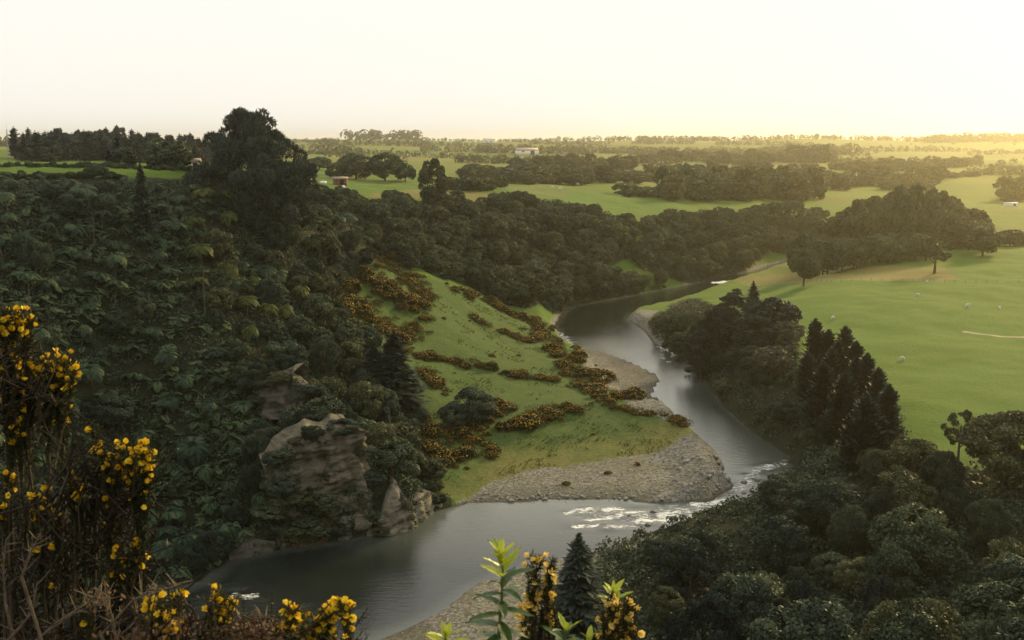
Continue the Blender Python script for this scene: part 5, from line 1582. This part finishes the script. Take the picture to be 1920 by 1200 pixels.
def gorse_near(name, label, foot_px, Y, sprays, mk, seed, tangle=None, flower_scale=1.0):
    rg = np.random.default_rng(seed); rnd = random.Random(seed)
    fx = at_y(foot_px, 900, Y)[0]
    f = np.array([fx, Y, H(fx, Y)])
    e = obj(name, None, None, tuple(f)); tag(e, label, 'shrub')
    green = MB(); brown = MB()
    for px, py, rpx, nfl, dY in sprays:
        nfl = int(nfl * 1.15 + .5)
        c = np.array(at_y(px, py, Y + dY)) - f
        rr = rpx / F * (Y + dY)
        lean = np.array([rg.normal(0, .1), rg.normal(0, .1), 0])
        mid = c * .55 + np.array([0, 0, -.08]) + lean
        q = c * .86 + lean * .3 - np.array([0, 0, rr * .6])
        br = MB(); br.tube([np.zeros(3) + lean * .4, mid * .6 + lean * .2, mid, q, c], [.013, .010, .007, .005, .003], 5)
        bro = obj('branch', br.build('branch', [M['stem_brown']]), e)
        spines_along(brown, rg, mid, q, int((25 + 240 * np.linalg.norm(q - mid)) * (.3 if mk == 'petal_pale' else 1)), .026, base_tint=.45)
        nsh = max(3, int(nfl / 3.2))
        shoots = []
        for i in range(nsh):
            a = rdir(rg, 1)[0]; a[2] = abs(a[2]) * .9 + .1; a[1] *= .8
            tip = c + a * rr * rg.uniform(.55, 1.0)
            st = q + (c - q) * rg.uniform(.2, .9)
            tw = MB()
            green.tube([st, st * .5 + tip * .5 + rdir(rg, 1)[0] * rr * .08, tip], [.003, .0024, .0012], 4, tint=.4)
            spines_along(green, rg, st, tip, int(40 + 900 * np.linalg.norm(tip - st)), .022)
            shoots.append((st, tip))
        for i in range(nfl):
            st, tip = shoots[i % nsh]
            u = rg.uniform(.45, 1.0)
            d = rdir(rg, 1)[0] + (tip - st) / (np.linalg.norm(tip - st) + 1e-9) * .6
            d[2] += .25; d /= np.linalg.norm(d)
            p = st * (1 - u) + tip * u + d * .008
            s = flower_scale * rnd.uniform(.85, 1.3)
            o = obj('flower', rnd.choice(FLOWER[mk]), bro, tuple(p), euler_from(d, rdir(rg, 1)[0]), (s, s, s))
    if tangle:
        for (poly, n_tw, n_sp, y0, y1) in tangle:
            poly = np.array(poly, float)
            lo, hi = poly.min(0), poly.max(0)
            k = 0
            while k < n_tw:
                a = np.array([[rg.uniform(lo[0], hi[0]), rg.uniform(lo[1], hi[1])]])
                if not in_poly(a[:, 0], a[:, 1], poly)[0]: continue
                k += 1
                Yd = rg.uniform(y0, y1)
                p = np.array(at_y(a[0, 0], a[0, 1], Yd)) - f
                L = rg.uniform(.12, .34)
                d = np.array([rg.normal(.25, .5), rg.normal(0, .4), rg.normal(.8, .45)]); d /= np.linalg.norm(d)
                p0 = p - d * L * .5; p1 = p + d * L * .5; pm = p + rdir(rg, 1)[0] * L * .12
                brown.tube([p0, pm, p1], [.004, .003, .0012], 4, tint=rg.uniform(.3, .8))
                spines_along(brown if rg.uniform() < .7 else green, rg, p0, p1, n_sp, .026, base_tint=rg.uniform(.25, .65))
    obj('spines', green.build('spines', [M['gorse_near']]), e)
    obj('dead_spines', brown.build('dead_spines', [M['gorse_near' if mk == 'petal_pale' else 'gorse_brown']]), e)
    return e

gorse_near('flowering_gorse', 'gorse with dense golden flower heads at the left edge', -90, 3.3,
           [(18, 605, 40, 46, .0), (45, 600, 26, 26, .1), (8, 650, 40, 38, .1), (30, 690, 30, 20, 0), (85, 680, 40, 26, .1), (118, 690, 34, 36, .05), (60, 700, 34, 16, .1), (110, 735, 30, 16, .1), (18, 760, 26, 14, 0), (30, 800, 18, 7, 0), (140, 700, 14, 8, 0)],
           'petal', 501)
gorse_near('flowering_gorse', 'dark tangled gorse with scattered yellow flowers in the lower left corner', 30, 3.0,
           [(176, 800, 14, 5, .2), (185, 850, 20, 7, .1), (215, 852, 34, 30, 0), (262, 862, 36, 44, 0), (235, 890, 36, 14, .1), (140, 905, 32, 10, 0), (85, 930, 30, 8, .1), (70, 945, 24, 7, 0), (15, 935, 26, 6, 0),
            (120, 965, 26, 4, 0), (205, 985, 30, 7, .1), (232, 1020, 36, 12, 0), (262, 1032, 24, 14, 0), (85, 1022, 8, 2, 0), (6, 1060, 10, 2, 0), (15, 890, 20, 4, .1), (225, 1050, 18, 4, 0), (160, 930, 20, 5, 0)],
           'petal', 502,
           tangle=[([(-30, 930), (60, 940), (150, 930), (230, 930), (290, 1010), (280, 1100), (330, 1120), (340, 1230), (-30, 1230)], 420, 26, 2.9, 3.7),
                   ([(100, 860), (250, 860), (290, 900), (240, 950), (120, 950)], 70, 26, 2.9, 3.2), ([(-10, 640), (120, 690), (100, 800), (-10, 820)], 60, 26, 3.2, 3.5)])
gorse_near('flowering_gorse', 'low gorse with bright flowers below the small white cascade', 420, 2.7,
           [(155, 1128, 12, 3, .2), (300, 1140, 34, 18, 0), (335, 1120, 26, 7, .1), (318, 1165, 26, 8, 0), (408, 1128, 22, 14, 0), (432, 1135, 14, 8, 0), (388, 1160, 18, 4, 0), (290, 1185, 26, 8, 0), (385, 1190, 20, 4, 0),
            (548, 1145, 24, 22, 0), (570, 1150, 18, 10, .1), (648, 1135, 18, 16, 0), (620, 1155, 24, 26, 0), (590, 1178, 26, 24, 0), (560, 1195, 30, 18, 0), (640, 1195, 20, 10, 0), (525, 1185, 18, 5, 0)],
           'petal', 503, tangle=[([(250, 1130), (400, 1150), (520, 1180), (660, 1200), (660, 1260), (250, 1260)], 120, 22, 2.6, 3.0)])
gorse_near('flowering_gorse', 'gorse with faded peach flowers between the two leafy shoots', 1060, 2.8,
           [(1000, 1062, 26, 12, 0), (1028, 1062, 20, 8, 0), (1022, 1088, 22, 10, 0), (990, 1112, 16, 5, 0), (1030, 1118, 16, 5, 0), (985, 1155, 22, 8, .1), (1015, 1160, 26, 9, 0), (1000, 1185, 20, 6, 0), (1150, 1135, 24, 14, 0),
            (1178, 1150, 28, 22, 0), (1165, 1175, 28, 20, 0), (1140, 1160, 18, 6, 0), (1190, 1180, 16, 10, 0)],
           'petal_pale', 504)

# dead shrub: pale lichened twigs and rusty seed heads
rg = np.random.default_rng(510)
fx = at_y(300, 900, 2.8)[0]; f = np.array([fx, 2.8, H(fx, 2.8)])
e = obj('dead_shrub', None, None, tuple(f)); tag(e, 'dead shrub with pale lichened twigs and rusty leaves along the bottom edge', 'shrub')
for path in ([(40, 1225), (110, 1165), (165, 1130), (190, 1108)], [(60, 1205), (140, 1150), (210, 1120)], [(215, 1180), (205, 1140), (186, 1112)], [(190, 1190), (250, 1125), (300, 1108), (362, 1088)], [(250, 1125), (275, 1110), (300, 1098)],
             [(200, 1215), (260, 1160), (330, 1150)], [(420, 1215), (440, 1170), (470, 1150)], [(500, 1215), (490, 1170), (510, 1152)], [(5, 1210), (60, 1150), (70, 1090)], [(10, 1130), (6, 1060), (12, 1010)], [(40, 1080), (60, 1030), (75, 1000)]):
    Yd = rg.uniform(2.65, 2.85)
    P = [np.array(at_y(px, py, Yd)) - f for px, py in path]
    b = MB()
    root = np.array([rg.normal(0, .1), 0, 0])
    b.tube([root * .5, (root + P[0]) * .5 + np.array([0, 0, -.1])] + P, [.008, .006] + list(np.linspace(.0045, .002, len(P))), 5)
    for k in range(len(P) - 1):
        for _ in range(7):
            u = rg.uniform(0, 1); p = P[k] * (1 - u) + P[k + 1] * u
            d = rdir(rg, 1)[0]; d[2] = abs(d[2]); q = p + d * rg.uniform(.02, .07)
            b.tube([p, q], [.0022, .001], 3)
    obj('twig', b.build('twig', [M['twig']]), e)
b = MB()
for cx, cy, rx, ry, n in ((470, 1182, 70, 30, 420), (430, 1204, 80, 24, 260), (195, 1125, 34, 30, 60), (330, 1175, 60, 26, 160), (260, 1198, 70, 16, 200), (520, 1198, 30, 16, 120)):
    t_ = rg.normal(0, .5, (n, 2)); Yd = rg.uniform(2.6, 2.85, n)
    P = np.array([at_y(cx + a * rx, cy + c * ry, yy) for (a, c), yy in zip(t_, Yd)]) - f
    d = rdir(rg, n); B = perp(rg, d); L = rg.uniform(.005, .014, n)[:, None]
    b.leaves(P, d * L, B * L * .45, np.clip(.5 + rg.normal(0, .25, n), 0, 1))
for i in range(60):
    c = np.array(at_y(rg.uniform(400, 530), rg.uniform(1150, 1215), rg.uniform(2.6, 2.85))) - f
    b.tube([c * .8 + np.array([0, 0, -.1]), c * .93, c], [.003, .002, .001], 3, tint=.3)
obj('dead_leaves', b.build('dead_leaves', [M['rust']]), e)

# leafy shoots
def leaf_mesh(name, mk, droop, seed):
    r = np.random.default_rng(seed)
    nu, nv = 5, 9
    V = []
    for i in range(nv):
        t_ = i / (nv - 1)
        wv = .19 * (math.sin(math.pi * min(1, .06 + t_ * .94)) ** .75) * (1 - .25 * t_) + .006
        for j in range(nu):
            s_ = j / (nu - 1) * 2 - 1
            V.append((t_, wv * s_ * (1 + .08 * math.sin(t_ * 23 + j)), -droop * t_ * t_ + .10 * abs(s_) * (1 - .4 * t_) * .6 + .012 * math.sin(t_ * 17 + s_ * 3)))
    Q = [(i * nu + j, i * nu + j + 1, (i + 1) * nu + j + 1, (i + 1) * nu + j) for i in range(nv - 1) for j in range(nu - 1)]
    tint = [.35 + .3 * abs(j / (nu - 1) * 2 - 1) + .1 * r.uniform() for i in range(nv) for j in range(nu)]
    return mesh(name, V, Q, [M[mk]], {'tint': tint}, smooth=True)
LEAF = {k: [leaf_mesh('leaf', k, d, i) for i, d in enumerate((.12, .22, .34))] for k in ('leaf_dark', 'leaf_young')}

def leafy_shoot(label, path, Y, n, L, seed, young=.35, top_up=1.25, low=-.1):
    rg = np.random.default_rng(seed); rnd = random.Random(seed)
    P = [np.array(at_y(px, py, Y)) for px, py in path]
    f = np.array([P[0][0], Y, H(P[0][0], Y)])
    e = obj('leafy_shoot', None, None, tuple(f)); tag(e, label, 'plant')
    pts = [np.zeros(3), (P[0] - f) * .6] + [p - f for p in P]
    b = MB(); b.tube(pts, [.009, .008] + list(np.linspace(.006, .0025, len(P))), 6)
    obj('stem', b.build('stem', [M['green_stem']], True), e)
    A = np.array(P) - f
    Ls = np.concatenate([[0], np.cumsum(np.linalg.norm(A[1:] - A[:-1], axis=1))])
    for i in range(n):
        fr = (i + .5) / n
        u = Ls[-1] * (1 - (1 - fr) ** 1.5)
        p = np.array([np.interp(u, Ls, A[:, k]) for k in range(3)])
        az = i * 2.399 + rg.normal(0, .2)
        el = low + (top_up - low) * fr ** 1.6 + rg.normal(0, .1)
        d = np.array([math.cos(az) * math.cos(el), math.sin(az) * math.cos(el), math.sin(el)])
        s = L * (1.0 - .45 * fr) * rg.uniform(.85, 1.15)
        if fr > .93: s *= .7
        o = obj('leaf', rnd.choice(LEAF['leaf_young' if fr > 1 - young else 'leaf_dark']), e, tuple(p), euler_from(d), (s, s, s))
    return e
leafy_shoot('tall leafy shoot with a yellow-green tip in front of the pool', [(925, 1260), (935, 1190), (941, 1120), (943, 1070), (938, 1040)], 2.6, 34, .12, 601)
leafy_shoot('bright yellow-green leaf rosette at the bottom edge left of the tall shoot', [(832, 1260), (834, 1215), (836, 1190)], 2.5, 17, .085, 602, young=.9, low=.2)
leafy_shoot('leafy shoot with a bright tip above the faded peach gorse', [(1168, 1200), (1158, 1150), (1150, 1108)], 2.9, 20, .085, 603, young=.7)
leafy_shoot('short dark-leaved shoot right of the tall one', [(1048, 1260), (1056, 1210), (1062, 1180)], 2.7, 16, .10, 604, young=.2)
leafy_shoot('short shoot half hidden in the faded peach gorse', [(1090, 1280), (1098, 1230), (1105, 1200)], 2.7, 14, .09, 605, young=.4)

# ------------------------------------------------------------------ the air
def box(name, lo, hi):
    V = [(x, y, z) for z in (lo[2], hi[2]) for x, y in ((lo[0], lo[1]), (hi[0], lo[1]), (hi[0], hi[1]), (lo[0], hi[1]))]
    return mesh(name, V, [[0, 3, 2, 1], [4, 5, 6, 7], [0, 1, 5, 4], [1, 2, 6, 5], [2, 3, 7, 6], [3, 0, 4, 7]])
hz = obj('haze', box('haze', (-9000, -4000, -6), (9000, 9000, 118)))
m, t, out = mat('hazy_air')
pv = N(t, 'ShaderNodeVolumePrincipled')
pv.inputs['Color'].default_value = HAZE_COLOR
pv.inputs['Density'].default_value = HAZE_DENSITY
pv.inputs['Anisotropy'].default_value = HAZE_G
t.links.new(pv.outputs[0], out.inputs['Volume'])
hz.data.materials.append(m)
tag(hz, kind='stuff')
